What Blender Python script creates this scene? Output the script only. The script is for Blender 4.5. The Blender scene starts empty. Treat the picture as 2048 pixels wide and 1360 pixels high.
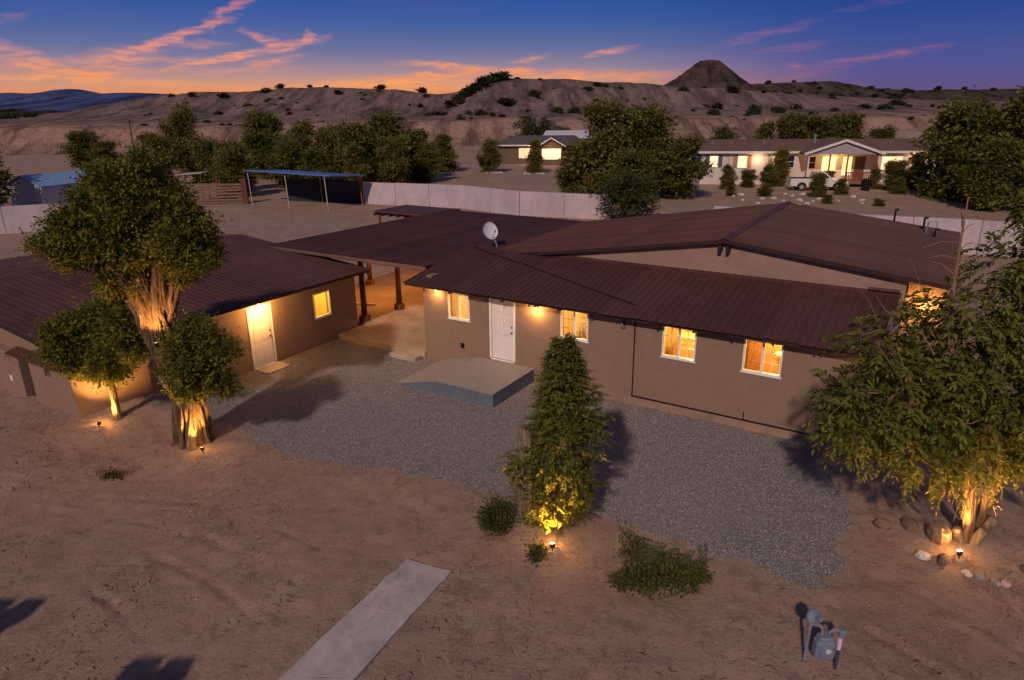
import bpy, math, random
import numpy as np
from mathutils import Vector, Matrix
random.seed(7)
sc = bpy.context.scene
C = sc.collection

# ------------------------------------------------------------ camera
PITCH = math.radians(18.812); ROLL = math.radians(0.6); CH = 8.2
cd = bpy.data.cameras.new('camera'); cam = bpy.data.objects.new('camera', cd); C.objects.link(cam)
cd.sensor_width = 36; cd.lens = 36 * 1365 / 2048; cd.clip_start = 0.1; cd.clip_end = 30000
fw = Vector((0, math.cos(PITCH), -math.sin(PITCH))); up0 = Vector((0, math.sin(PITCH), math.cos(PITCH))); rt0 = Vector((1, 0, 0))
rt = rt0 * math.cos(ROLL) - up0 * math.sin(ROLL); up = up0 * math.cos(ROLL) + rt0 * math.sin(ROLL)
cam.matrix_world = Matrix(((rt.x, up.x, -fw.x, 0), (rt.y, up.y, -fw.y, 0), (rt.z, up.z, -fw.z, CH), (0, 0, 0, 1)))
sc.camera = cam

# ------------------------------------------------------------ view
sc.view_settings.view_transform = 'Standard'; sc.view_settings.look = 'None'
sc.view_settings.exposure = 0; sc.view_settings.gamma = 1; sc.view_settings.use_curve_mapping = False
sc.cycles.max_bounces = 4; sc.cycles.transparent_max_bounces = 12
sc.cycles.sample_clamp_indirect = 4

# ------------------------------------------------------------ sun lamp (low warm light from behind the viewer)
SUN_EL = math.radians(35); SUN_AZ = math.radians(19)      # azimuth of the light's travel, right of +Y
sd = bpy.data.lights.new('sun', 'SUN'); sun = bpy.data.objects.new('sun', sd); C.objects.link(sun)
sd.energy = 2.2; sd.angle = math.radians(2.0); sd.color = (1.0, 0.73, 0.58)
sdir = Vector((math.sin(SUN_AZ) * math.cos(SUN_EL), math.cos(SUN_AZ) * math.cos(SUN_EL), -math.sin(SUN_EL)))
sun.rotation_euler = sdir.to_track_quat('-Z', 'Y').to_euler()

# ------------------------------------------------------------ world: dusk sky
def srgb(r, g, b, a=1.0):
    f = lambda c: (c / 255 / 12.92) if c / 255 <= 0.04045 else ((c / 255 + 0.055) / 1.055) ** 2.4
    return (f(r), f(g), f(b), a)
world = bpy.data.worlds.new('World'); sc.world = world; world.use_nodes = True
world.cycles.sampling_method = 'NONE'
nt = world.node_tree; nt.nodes.clear()
def wn(t, **k):
    n = nt.nodes.new(t)
    for a, b in k.items(): setattr(n, a, b)
    return n
def wm(op, a, b=None, c=None, clamp=False):
    n = wn('ShaderNodeMath', operation=op); n.use_clamp = clamp
    for i, v in enumerate((a, b, c)):
        if v is None: continue
        if isinstance(v, (int, float)): n.inputs[i].default_value = v
        else: nt.links.new(v, n.inputs[i])
    return n.outputs[0]
def ramp(pos, stops):
    n = wn('ShaderNodeValToRGB'); cr = n.color_ramp; cr.interpolation = 'EASE' if False else 'LINEAR'
    while len(cr.elements) < len(stops): cr.elements.new(0.5)
    for e, (p, c) in zip(cr.elements, stops): e.position = p; e.color = c
    nt.links.new(pos, n.inputs[0]); return n.outputs[0]
def mixc(f, a, b, bt='MIX'):
    n = wn('ShaderNodeMix', data_type='RGBA', blend_type=bt)
    for s, v in ((n.inputs[0], f), (n.inputs[6], a), (n.inputs[7], b)):
        if isinstance(v, (int, float)): s.default_value = v
        elif isinstance(v, tuple): s.default_value = v
        else: nt.links.new(v, s)
    return n.outputs[2]
tc = wn('ShaderNodeTexCoord'); sep = wn('ShaderNodeSeparateXYZ'); nt.links.new(tc.outputs['Generated'], sep.inputs[0])
X, Y, Z = sep.outputs
el = wm('ARCSINE', Z); az = wm('ARCTAN2', X, Y)
elp = wm('DIVIDE', wm('MAXIMUM', el, 0.0), 1.6)
def rp(*stops): return [(e / 1.6, c) for e, c in stops]
glow = ramp(elp, rp((0, srgb(236, 128, 72)), (.018, srgb(230, 142, 92)), (.034, srgb(200, 148, 128)), (.052, srgb(146, 130, 150)), (.075, srgb(98, 110, 156)),
                    (.105, srgb(60, 93, 158)), (.135, srgb(38, 82, 156)), (.25, srgb(30, 66, 140)), (.55, (.055, .072, .165, 1)), (1.5, (.062, .066, .112, 1))))
dusk = ramp(elp, rp((0, srgb(112, 80, 118)), (.02, srgb(96, 82, 132)), (.045, srgb(80, 84, 146)), (.075, srgb(62, 80, 148)), (.105, srgb(42, 72, 144)), (.135, srgb(30, 64, 138)),
                    (.25, srgb(26, 58, 130)), (.55, (.055, .070, .16, 1)), (1.5, (.062, .066, .112, 1))))
da = wm('ABSOLUTE', wm('ADD', az, 0.28))
mr = wn('ShaderNodeMapRange', interpolation_type='SMOOTHERSTEP'); nt.links.new(da, mr.inputs[0])
mr.inputs[1].default_value = 0.30; mr.inputs[2].default_value = 0.80; mr.inputs[3].default_value = 0; mr.inputs[4].default_value = 1
base = mixc(mr.outputs[0], glow, dusk)
# physical twilight sky underneath, sun just at the horizon where the afterglow is
sky = wn('ShaderNodeTexSky', sky_type='NISHITA'); sky.sun_disc = False; sky.sun_elevation = math.radians(0.5); sky.sun_rotation = -0.28
base = mixc(0.002, base, sky.outputs[0], 'ADD')
# clouds: wisps at fixed directions (azimuth, elevation), warped and streaked
CL = [(-0.3477, 0.1225, 0.0547, 0.009, 25, 0.8), (-0.369, 0.1062, 0.0201, 0.0103, 60, 0.8), (-0.3947, 0.0942, 0.0639, 0.009, 18, 0.8), (-0.4503, 0.0759, 0.0867, 0.0128, 20, 0.8), (-0.4975, 0.0637, 0.1003, 0.0167, 12, 0.55), (-0.5753, 0.0591, 0.0867, 0.0205, -25, 0.65), (-0.5496, 0.042, 0.1277, 0.0128, 3, 0.8), (-0.4889, 0.0529, 0.073, 0.0257, 22, 0.5), (-0.2997, 0.0754, 0.0775, 0.009, 13, 0.95), (-0.2668, 0.0871, 0.0182, 0.0103, 50, 0.9), (-0.3166, 0.0869, 0.0328, 0.009, -22, 0.8), (-0.3674, 0.0628, 0.0958, 0.0077, 13, 0.95), (-0.4083, 0.0604, 0.0912, 0.0064, 2, 0.6), (-0.317, 0.058, 0.0547, 0.0116, 12, 0.6), (-0.3942, 0.0784, 0.0474, 0.0077, 0, 0.5), (-0.468, 0.0345, 0.1186, 0.0077, -3, 0.7), (-0.0803, 0.0541, 0.0867, 0.009, -4, 1), (-0.0125, 0.0485, 0.0593, 0.0064, -2, 0.7), (-0.1079, 0.0416, 0.1551, 0.0116, 3, 1), (0.0298, 0.0619, 0.0328, 0.0064, 12, 0.8), (0.0693, 0.0413, 0.1186, 0.0167, 0, 0.8), (0.1438, 0.0377, 0.1186, 0.0103, 2, 0.9), (-0.1621, 0.033, 0.1551, 0.0141, 2, 0.9), (0.1359, 0.0697, 0.0438, 0.0064, 10, 0.7), (-0.0472, 0.0258, 0.1459, 0.0116, 0, 0.7), (0.3375, 0.0865, 0.0775, 0.009, 10, 0.6), (0.4532, 0.0534, 0.0867, 0.0116, 8, 0.65), (0.5005, 0.0582, 0.0593, 0.0077, 9, 0.5), (0.3632, 0.0682, 0.0593, 0.0077, 5, 0.5), (0.3687, 0.0464, 0.0201, 0.0077, 0, 0.7), (0.3788, 0.0355, 0.0593, 0.009, 8, 0.4), (0.4476, 0.1114, 0.0593, 0.0064, 8, 0.4), (-0.5856, 0.0996, 0.0292, 0.0116, 10, 0.3), (-0.5863, 0.051, 0.0775, 0.0193, -8, 0.6), (-0.2483, 0.0245, 0.2372, 0.0128, 0, 0.5), (-0.3515, 0.0488, 0.1095, 0.0128, 3, 0.35)]
comb = wn('ShaderNodeCombineXYZ'); nt.links.new(az, comb.inputs[0]); nt.links.new(el, comb.inputs[1])
def wnoise(vec, sx, sy, scale, detail=4, off=0):
    m = wn('ShaderNodeMapping'); m.inputs['Scale'].default_value = (sx, sy, 1); m.inputs['Location'].default_value = (off, off, off); nt.links.new(vec, m.inputs[0])
    n = wn('ShaderNodeTexNoise'); n.inputs['Scale'].default_value = scale; n.inputs['Detail'].default_value = detail; nt.links.new(m.outputs[0], n.inputs[0])
    return n
n1 = wnoise(comb.outputs[0], 1, 2.6, 26, 4)
sub = wn('ShaderNodeVectorMath', operation='SUBTRACT'); nt.links.new(n1.outputs['Color'], sub.inputs[0]); sub.inputs[1].default_value = (.5, .5, .5)
scl = wn('ShaderNodeVectorMath', operation='MULTIPLY'); nt.links.new(sub.outputs[0], scl.inputs[0]); scl.inputs[1].default_value = (.045, .012, 0)
wv = wn('ShaderNodeVectorMath', operation='ADD'); nt.links.new(comb.outputs[0], wv.inputs[0]); nt.links.new(scl.outputs[0], wv.inputs[1])
acc = 0.0
for a, e, l, t, r, s in CL:
    m = wn('ShaderNodeMapping', vector_type='TEXTURE'); nt.links.new(wv.outputs[0], m.inputs[0])
    m.inputs['Location'].default_value = (a, e, 0); m.inputs['Rotation'].default_value = (0, 0, math.radians(r)); m.inputs['Scale'].default_value = (l, t * (.55 if t > .0095 else .8), 1)
    g = wn('ShaderNodeTexGradient', gradient_type='SPHERICAL'); nt.links.new(m.outputs[0], g.inputs[0])
    acc = wm('MULTIPLY_ADD', g.outputs['Fac'], s * (1.55 if a < .2 else 1.0), acc)
n2 = wnoise(wv.outputs[0], 1, 8, 30, 8, 3.1)
st = wm('MULTIPLY_ADD', n2.outputs['Fac'], 3.4, -1.2, clamp=True)
veil = wnoise(wv.outputs[0], 1, 5, 5, 5, 9.0)                         # faint high veil
vf = wm('MULTIPLY', wm('MULTIPLY_ADD', veil.outputs['Fac'], 3.0, -1.7, clamp=True), 0.06)
dens = wm('ADD', wm('MULTIPLY', wm('MINIMUM', acc, 1.15), wm('MULTIPLY_ADD', st, 0.72, 0.16)), vf, clamp=True)
ccol = ramp(elp, rp((0, srgb(252, 142, 64)), (.03, srgb(253, 166, 92)), (.045, srgb(248, 152, 98)), (.06, srgb(244, 158, 116)), (.085, srgb(232, 146, 128)), (.12, srgb(212, 128, 130)), (.3, srgb(120, 110, 150)), (1.5, srgb(70, 80, 130))))
ccol2 = ramp(elp, rp((0, srgb(180, 92, 112)), (.04, srgb(190, 104, 122)), (.09, srgb(158, 104, 140)), (.3, srgb(90, 90, 145)), (1.5, srgb(60, 75, 130))))
cc = mixc(mr.outputs[0], ccol, ccol2)
fin = mixc(wm('MULTIPLY', dens, wm('SUBTRACT', 1.0, wm('MULTIPLY', elp, 1.4, clamp=True))), base, cc)
bg = wn('ShaderNodeBackground'); nt.links.new(fin, bg.inputs[0]); bg.inputs[1].default_value = 1.0
wo = wn('ShaderNodeOutputWorld'); nt.links.new(bg.outputs[0], wo.inputs[0])

# ============================================================ helpers
def noise2(x, y, seed=0):
    xi = np.floor(x).astype(np.int64); yi = np.floor(y).astype(np.int64); xf = x - xi; yf = y - yi
    def hsh(a, b):
        n = (a * 374761393 + b * 668265263 + seed * 974711) & 0x7fffffff
        n = ((n ^ (n >> 13)) * 1274126177) & 0x7fffffff
        return ((n ^ (n >> 16)) & 0xffff) / 65535.0
    u = xf * xf * (3 - 2 * xf); v = yf * yf * (3 - 2 * yf)
    return (hsh(xi, yi) * (1 - u) + hsh(xi + 1, yi) * u) * (1 - v) + (hsh(xi, yi + 1) * (1 - u) + hsh(xi + 1, yi + 1) * u) * v
def fbm(x, y, oct=4, seed=0):
    r = 0; a = .5
    for i in range(oct): r = r + a * noise2(x * 2 ** i, y * 2 ** i, seed + i * 17); a *= .5
    return r / (1 - .5 ** oct)
def S(x): x = np.clip(x, 0, 1); return x * x * (3 - 2 * x)

ANG = math.radians(-32); AX = (math.cos(ANG), math.sin(ANG)); BX = (-AX[1], AX[0]); OX = (-2.97, 22.23)
def HW(s, t, z=0.0): return (OX[0] + AX[0] * s + BX[0] * t, OX[1] + AX[1] * s + BX[1] * t, z)     # house frame: s along the front wall, t back
def hxf(v):
    v = np.asarray(v, float); o = v.copy()
    o[:, 0] = OX[0] + AX[0] * v[:, 0] + BX[0] * v[:, 1]; o[:, 1] = OX[1] + AX[1] * v[:, 0] + BX[1] * v[:, 1]
    return o
def frame(o, u, n):
    """wall frame: (along, outward, up) -> world; o,u,n given in house s,t"""
    o = np.array(o, float); u = np.array(u, float); n = np.array(n, float)
    def f(v):
        v = np.asarray(v, float); q = np.zeros_like(v)
        st2 = o[None, :] + v[:, :1] * u[None, :] + v[:, 1:2] * n[None, :]
        q[:, :2] = st2; q[:, 2] = v[:, 2]
        return hxf(q)
    return f
ROOTLOC = {}
def mesh_obj(name, V, F, mat, parent=None, smooth=False, attr=None):
    me = bpy.data.meshes.new(name)
    V = np.asarray(V, np.float32)
    if parent is not None and parent.name in ROOTLOC: V = V - np.asarray(ROOTLOC[parent.name], np.float32)
    if isinstance(F, np.ndarray):
        n, k = F.shape
        me.vertices.add(len(V)); me.vertices.foreach_set('co', V.ravel())
        me.loops.add(n * k); me.loops.foreach_set('vertex_index', F.ravel().astype(np.int32))
        me.polygons.add(n); me.polygons.foreach_set('loop_start', np.arange(0, n * k, k, dtype=np.int32))
        try: me.polygons.foreach_set('loop_total', np.full(n, k, dtype=np.int32))
        except Exception: pass
        me.update(calc_edges=True)
    else:
        me.from_pydata([tuple(v) for v in V.tolist()], [], F); me.update()
    if smooth: me.polygons.foreach_set('use_smooth', np.ones(len(me.polygons), bool))
    if attr is not None:
        a = me.attributes.new('v', 'FLOAT', 'POINT'); a.data.foreach_set('value', np.asarray(attr, np.float32))
    me.materials.append(mat)
    o = bpy.data.objects.new(name, me); C.objects.link(o)
    if parent is not None:
        o.parent = parent
        if parent.name in ROOTLOC: ROOTLOC[o.name] = ROOTLOC[parent.name]
    return o
class MB:
    def __init__(s, xf=None): s.v = []; s.f = []; s.xf = xf
    def add(s, v, f):
        b = len(s.v); s.v += [tuple(map(float, p)) for p in v]; s.f += [tuple(b + i for i in q) for q in f]; return s
    def box(s, x0, x1, y0, y1, z0, z1):
        v = [(x0, y0, z0), (x1, y0, z0), (x1, y1, z0), (x0, y1, z0), (x0, y0, z1), (x1, y0, z1), (x1, y1, z1), (x0, y1, z1)]
        return s.add(v, [(3, 2, 1, 0), (4, 5, 6, 7), (0, 1, 5, 4), (1, 2, 6, 5), (2, 3, 7, 6), (3, 0, 4, 7)])
    def cbox(s, c, sz, b=0.0, rz=0.0):
        """box with chamfered vertical+top edges"""
        x, y, z = [k / 2 for k in sz]; cr, sr = math.cos(rz), math.sin(rz)
        lv = []
        for zz, i in ((-z, b * .0), (z - b, 0), (z, b)):
            for sx, sy in ((-1, -1), (1, -1), (1, 1), (-1, 1)):
                if b > 0:
                    if sx * sy > 0: pts = [(sx * (x - i), sy * (y - b - i * .0)), (sx * (x - b), sy * (y - i))]
                    else: pts = [(sx * (x - b), sy * (y - i)), (sx * (x - i), sy * (y - b))]
                else: pts = [(sx * x, sy * y)]
                for p in pts: lv.append((c[0] + p[0] * cr - p[1] * sr, c[1] + p[0] * sr + p[1] * cr, c[2] + zz))
        n = len(lv) // 3; f = [tuple(range(n - 1, -1, -1)), tuple(range(2 * n, 3 * n))]
        for k in (0, 1):
            for i in range(n): j = (i + 1) % n; f.append((k * n + i, k * n + j, (k + 1) * n + j, (k + 1) * n + i))
        return s.add(lv, f)
    def prism(s, poly, vec):
        n = len(poly); v = [tuple(p) for p in poly] + [tuple(p[i] + vec[i] for i in range(3)) for p in poly]
        f = [tuple(range(n - 1, -1, -1)), tuple(range(n, 2 * n))] + [(i, (i + 1) % n, n + (i + 1) % n, n + i) for i in range(n)]
        return s.add(v, f)
    def tube(s, pts, rad, n=8, cap=True):
        pts = [Vector(p) for p in pts]; rad = rad if isinstance(rad, (list, tuple)) else [rad] * len(pts)
        rings = []; prev = None
        for i, p in enumerate(pts):
            d = (pts[min(i + 1, len(pts) - 1)] - pts[max(i - 1, 0)]).normalized()
            a = Vector((0, 0, 1)) if abs(d.z) < .9 else Vector((1, 0, 0))
            if prev is not None: a = prev
            x = (a - d * a.dot(d)).normalized(); y = d.cross(x); prev = x
            rings.append([p + (x * math.cos(2 * math.pi * k / n) + y * math.sin(2 * math.pi * k / n)) * rad[i] for k in range(n)])
        v = [q for r in rings for q in r]; f = []
        for i in range(len(rings) - 1):
            for k in range(n): j = (k + 1) % n; f.append((i * n + k, i * n + j, (i + 1) * n + j, (i + 1) * n + k))
        if cap: f += [tuple(range(n - 1, -1, -1)), tuple((len(rings) - 1) * n + k for k in range(n))]
        return s.add(v, f)
    def bar(s, p, q, w, h):
        p = Vector(p); q = Vector(q); d = (q - p).normalized(); a = Vector((0, 0, 1)) if abs(d.z) < .9 else Vector((1, 0, 0))
        x = a.cross(d).normalized() * w / 2; y = d.cross(x).normalized() * h / 2
        v = [p - x - y, p + x - y, p + x + y, p - x + y, q - x - y, q + x - y, q + x + y, q - x + y]
        return s.add(v, [(3, 2, 1, 0), (4, 5, 6, 7), (0, 1, 5, 4), (1, 2, 6, 5), (2, 3, 7, 6), (3, 0, 4, 7)])
    def ball(s, c, r, n=8, m=6, sc3=(1, 1, 1)):
        v = [(c[0], c[1], c[2] - r * sc3[2])]
        for i in range(1, m):
            ph = -math.pi / 2 + math.pi * i / m
            for k in range(n): v.append((c[0] + r * sc3[0] * math.cos(ph) * math.cos(2 * math.pi * k / n), c[1] + r * sc3[1] * math.cos(ph) * math.sin(2 * math.pi * k / n), c[2] + r * sc3[2] * math.sin(ph)))
        v.append((c[0], c[1], c[2] + r * sc3[2])); f = []
        for k in range(n):
            j = (k + 1) % n; f.append((0, 1 + j, 1 + k)); f.append((len(v) - 1, 1 + (m - 2) * n + k, 1 + (m - 2) * n + j))
            for i in range(m - 2): f.append((1 + i * n + k, 1 + i * n + j, 1 + (i + 1) * n + j, 1 + (i + 1) * n + k))
        return s.add(v, f)
    def wall(s, u0, u1, z0, z1, holes, th=0.2):
        """wall slab in a wall frame (outer face n=0, inner face n=-th) with rectangular holes"""
        us = sorted({u0, u1, *[h[0] for h in holes], *[h[1] for h in holes]}); zs = sorted({z0, z1, *[h[2] for h in holes], *[h[3] for h in holes]})
        inh = lambda u, z: any(h[0] < u < h[1] and h[2] < z < h[3] for h in holes)
        for a, b in zip(us, us[1:]):
            for c, d in zip(zs, zs[1:]):
                if inh((a + b) / 2, (c + d) / 2): continue
                s.add([(a, 0, c), (b, 0, c), (b, 0, d), (a, 0, d)], [(0, 1, 2, 3)]); s.add([(a, -th, c), (b, -th, c), (b, -th, d), (a, -th, d)], [(3, 2, 1, 0)])
        for (a, b, c, d) in list(holes):
            s.add([(a, 0, c), (b, 0, c), (b, -th, c), (a, -th, c)], [(0, 3, 2, 1)]); s.add([(a, 0, d), (b, 0, d), (b, -th, d), (a, -th, d)], [(0, 1, 2, 3)])
            s.add([(a, 0, c), (a, 0, d), (a, -th, d), (a, -th, c)], [(0, 1, 2, 3)]); s.add([(b, 0, c), (b, 0, d), (b, -th, d), (b, -th, c)], [(3, 2, 1, 0)])
        for (a, b) in ((u0, u0), (u1, u1)): s.add([(a, 0, z0), (a, 0, z1), (a, -th, z1), (a, -th, z0)], [(0, 1, 2, 3)])
        s.add([(u0, 0, z1), (u1, 0, z1), (u1, -th, z1), (u0, -th, z1)], [(0, 1, 2, 3)])
        return s
    def build(s, name, mat, parent=None, smooth=False):
        v = np.array(s.v, float)
        if s.xf is not None: v = s.xf(v)
        return mesh_obj(name, v, s.f, mat, parent, smooth)
def root(name, loc, label, cat, group=None, world_parts=True):
    o = bpy.data.objects.new(name, None); C.objects.link(o); o.location = loc; o.empty_display_size = .3
    o['label'] = label; o['category'] = cat
    if group: o['group'] = group
    if world_parts: ROOTLOC[o.name] = tuple(loc)
    return o
def tag(o, label, cat, group=None):
    o['label'] = label; o['category'] = cat
    if group: o['group'] = group
    return o
def structure(o): o['kind'] = 'structure'; return o
def stuff(o, label=None, cat=None):
    o['kind'] = 'stuff'
    if label: o['label'] = label; o['category'] = cat
    return o
KIDS = {}
def copy_tree(o, parent=None):
    c = o.copy(); C.objects.link(c)
    if parent is not None: c.parent = parent
    for ch in list(o.children): copy_tree(ch, c)
    return c

# ------------------------------------------------------------ materials
MC = {}
def M(name, col, rough=.85, var=.18, scale=2.0, bump=0.0, bscale=30.0, col2=None, metal=0.0, spec=.25, stretch=(1, 1, 1), attr=0.0, trans=0.0, fine=0.5, orand=0.0, blot=0.0):
    if name in MC: return MC[name]
    m = bpy.data.materials.new(name); m.use_nodes = True; t = m.node_tree; N = t.nodes; L = t.links
    b = N['Principled BSDF']; b.inputs['Roughness'].default_value = rough; b.inputs['Metallic'].default_value = metal
    b.inputs['Specular IOR Level'].default_value = spec
    tcn = N.new('ShaderNodeTexCoord'); mp = N.new('ShaderNodeMapping'); mp.inputs['Scale'].default_value = stretch; L.new(tcn.outputs['Object'], mp.inputs[0])
    c0 = tuple(max(0, k * (1 - var)) for k in col); c1 = tuple(min(1, k * (1 + var)) for k in col) if col2 is None else col2
    a = N.new('ShaderNodeTexNoise'); a.inputs['Scale'].default_value = scale; a.inputs['Detail'].default_value = 6; a.inputs['Roughness'].default_value = .6; L.new(mp.outputs[0], a.inputs[0])
    a2 = N.new('ShaderNodeTexNoise'); a2.inputs['Scale'].default_value = scale * 9; a2.inputs['Detail'].default_value = 3; L.new(mp.outputs[0], a2.inputs[0])
    mm = N.new('ShaderNodeMix'); mm.inputs[0].default_value = fine * .6; L.new(a.outputs['Fac'], mm.inputs[2]); L.new(a2.outputs['Fac'], mm.inputs[3])
    r = N.new('ShaderNodeMapRange'); r.inputs[1].default_value = .32; r.inputs[2].default_value = .68; L.new(mm.outputs[0], r.inputs[0])
    fac = r.outputs[0]
    if attr:
        at = N.new('ShaderNodeAttribute'); at.attribute_name = 'v'
        mx = N.new('ShaderNodeMix'); mx.inputs[0].default_value = attr; L.new(fac, mx.inputs[2]); L.new(at.outputs['Fac'], mx.inputs[3]); fac = mx.outputs[0]
    cm = N.new('ShaderNodeMix'); cm.data_type = 'RGBA'; L.new(fac, cm.inputs[0]); cm.inputs[6].default_value = (*c0, 1); cm.inputs[7].default_value = (*c1, 1)
    out = cm.outputs[2]
    if orand:
        oi = N.new('ShaderNodeObjectInfo'); hr = N.new('ShaderNodeMapRange'); hr.inputs[3].default_value = 1 - orand; hr.inputs[4].default_value = 1 + orand; L.new(oi.outputs['Random'], hr.inputs[0])
        hs = N.new('ShaderNodeHueSaturation'); L.new(hr.outputs[0], hs.inputs['Value']); L.new(out, hs.inputs['Color']); out = hs.outputs[0]
    if blot:
        bn = N.new('ShaderNodeTexNoise'); bn.inputs['Scale'].default_value = .9; bn.inputs['Detail'].default_value = 8; bn.inputs['Roughness'].default_value = .7; L.new(tcn.outputs['Object'], bn.inputs[0])
        br = N.new('ShaderNodeMapRange'); br.inputs[1].default_value = .42; br.inputs[2].default_value = .68; br.inputs[3].default_value = 1; br.inputs[4].default_value = 1 - blot; L.new(bn.outputs['Fac'], br.inputs[0])
        h2_ = N.new('ShaderNodeHueSaturation'); L.new(br.outputs[0], h2_.inputs['Value']); L.new(out, h2_.inputs['Color']); out = h2_.outputs[0]
    L.new(out, b.inputs['Base Color'])
    if bump:
        n = N.new('ShaderNodeTexNoise'); n.inputs['Scale'].default_value = bscale; n.inputs['Detail'].default_value = 5; L.new(mp.outputs[0], n.inputs[0])
        bp = N.new('ShaderNodeBump'); bp.inputs['Strength'].default_value = 1; bp.inputs['Distance'].default_value = bump; L.new(n.outputs['Fac'], bp.inputs['Height']); L.new(bp.outputs[0], b.inputs['Normal'])
    if trans:
        tr = N.new('ShaderNodeBsdfTranslucent'); L.new(cm.outputs[2], tr.inputs[0]); ms = N.new('ShaderNodeMixShader'); ms.inputs[0].default_value = trans
        L.new(b.outputs[0], ms.inputs[1]); L.new(tr.outputs[0], ms.inputs[2]); L.new(ms.outputs[0], N['Material Output'].inputs[0])
    MC[name] = m; return m
def emit(name, col, st):
    if name in MC: return MC[name]
    m = bpy.data.materials.new(name); m.use_nodes = True; b = m.node_tree.nodes['Principled BSDF']
    b.inputs['Base Color'].default_value = (.8, .8, .8, 1); b.inputs['Emission Color'].default_value = (*col, 1); b.inputs['Emission Strength'].default_value = st
    MC[name] = m; return m
def glass(name, tint=(.94, .95, .93)):
    m = bpy.data.materials.new(name); m.use_nodes = True; t = m.node_tree; N = t.nodes; L = t.links
    tr = N.new('ShaderNodeBsdfTransparent'); tr.inputs[0].default_value = (*tint, 1); gl = N.new('ShaderNodeBsdfGlossy'); gl.inputs['Roughness'].default_value = .02
    lw = N.new('ShaderNodeFresnel'); lw.inputs[0].default_value = 1.45; mx = N.new('ShaderNodeMixShader'); L.new(lw.outputs[0], mx.inputs[0]); L.new(tr.outputs[0], mx.inputs[1]); L.new(gl.outputs[0], mx.inputs[2])
    L.new(mx.outputs[0], N['Material Output'].inputs[0]); MC[name] = m; return m
STUCCO = M('stucco_tan', (.285, .202, .150), .9, .13, .9, .009, 45, blot=.22)
STUCCO_B = M('stucco_plinth', (.33, .235, .175), .9, .16, 1.5, .009, 45, blot=.25)
ROOF = M('metal_roof_brown', (.094, .042, .035), .62, .22, .8, .002, 25, spec=.25, fine=.5, orand=.14, blot=.25)
ROOF_D = M('roof_fascia_dark', (.04, .022, .02), .6, .2, 3)
WHITE = M('white_paint', (.78, .76, .74), .5, .05, 4)
WINF = M('white_vinyl', (.85, .84, .82), .4, .03, 4)
CONC = M('concrete_slab', (.40, .34, .28), .9, .2, 1.1, .004, 45)
CONC_G = M('concrete_grey_stoop', (.20, .228, .27), .8, .12, 1.2, .004, 50, blot=.15)
CONC_W = M('concrete_wall_pale', (.47, .42, .45), .9, .22, .55, .006, 18, stretch=(1, 1, .5))
PATH = M('concrete_path', (.50, .45, .43), .9, .16, 1.3, .006, 45, blot=.45)
WOOD = M('wood_post', (.17, .07, .03), .6, .25, 3, .004, 20, stretch=(4, 4, .5))
BLACK = M('black_metal', (.015, .014, .014), .5, .2, 6)
BRONZE = M('dark_bronze', (.05, .035, .025), .45, .2, 8, metal=.6)
STEEL = M('galvanised_steel', (.45, .45, .47), .4, .12, 6, metal=.5)
INT_W = M('interior_wall', (.80, .66, .38), .8, .06, 2)
INT_C = M('interior_cabinet', (.45, .22, .08), .6, .2, 3)
GLASS = glass('window_glass'); SCREEN = glass('window_glass_with_insect_screen', (.60, .50, .42))
BULB = emit('lamp_bulb', (1, .62, .22), 30)
WARM = (1.0, .46, .10)
def point(name, loc, w, col=WARM, r=.05, parent=None):
    l = bpy.data.lights.new(name, 'POINT'); l.energy = w; l.color = col; l.shadow_soft_size = r
    o = bpy.data.objects.new(name, l); C.objects.link(o); o.location = loc
    if parent is not None:
        o.parent = parent; o.location = Vector(loc) - Vector(ROOTLOC[parent.name])
    return o
def spot(name, loc, to, w, ang, col=WARM, r=.04, parent=None, blend=.7):
    l = bpy.data.lights.new(name, 'SPOT'); l.energy = w; l.color = col; l.shadow_soft_size = r; l.spot_size = math.radians(ang); l.spot_blend = blend
    o = bpy.data.objects.new(name, l); C.objects.link(o); o.location = loc
    o.rotation_euler = (Vector(to) - Vector(loc)).to_track_quat('-Z', 'Y').to_euler()
    if parent is not None:
        o.parent = parent; o.location = Vector(loc) - Vector(ROOTLOC[parent.name])
    return o

# ============================================================ ground
RUTS = [[(5.39, 9.74), (6.16, 8.74), (6.52, 8.03), (7.2, 6.5)], [(6.31, 10.75), (7.24, 9.78), (8.04, 8.61), (9, 7)], [(-4.83, 12.08), (-3.84, 11.47), (-2.91, 11.29)], [(-9.18, 11.16), (-6.71, 9.61), (-5.98, 9.02), (-5, 7.8)], [(-7.39, 11.45), (-5.62, 10.52), (-4.2, 9.3)], [(-6.41, 11.93), (-4.9, 11.09), (-3.91, 10.35)], [(-10.1, 12.91), (-7.62, 12.3), (-5.6, 11.42)], [(3.98, 9.96), (5.31, 8.65), (6, 7.5)], [(-14, 14.2), (-10.5, 13.6), (-7, 13.1)], [(7.2, 11.4), (8.2, 10.2), (9.3, 8.8)]]
def seg_dist(x, y, pts):
    d = np.full(np.shape(x), 1e9)
    for (ax, ay), (bx, by) in zip(pts, pts[1:]):
        vx, vy = bx - ax, by - ay; l2 = vx * vx + vy * vy
        k = np.clip(((x - ax) * vx + (y - ay) * vy) / l2, 0, 1)
        d = np.minimum(d, np.hypot(x - ax - k * vx, y - ay - k * vy))
    return d
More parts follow.
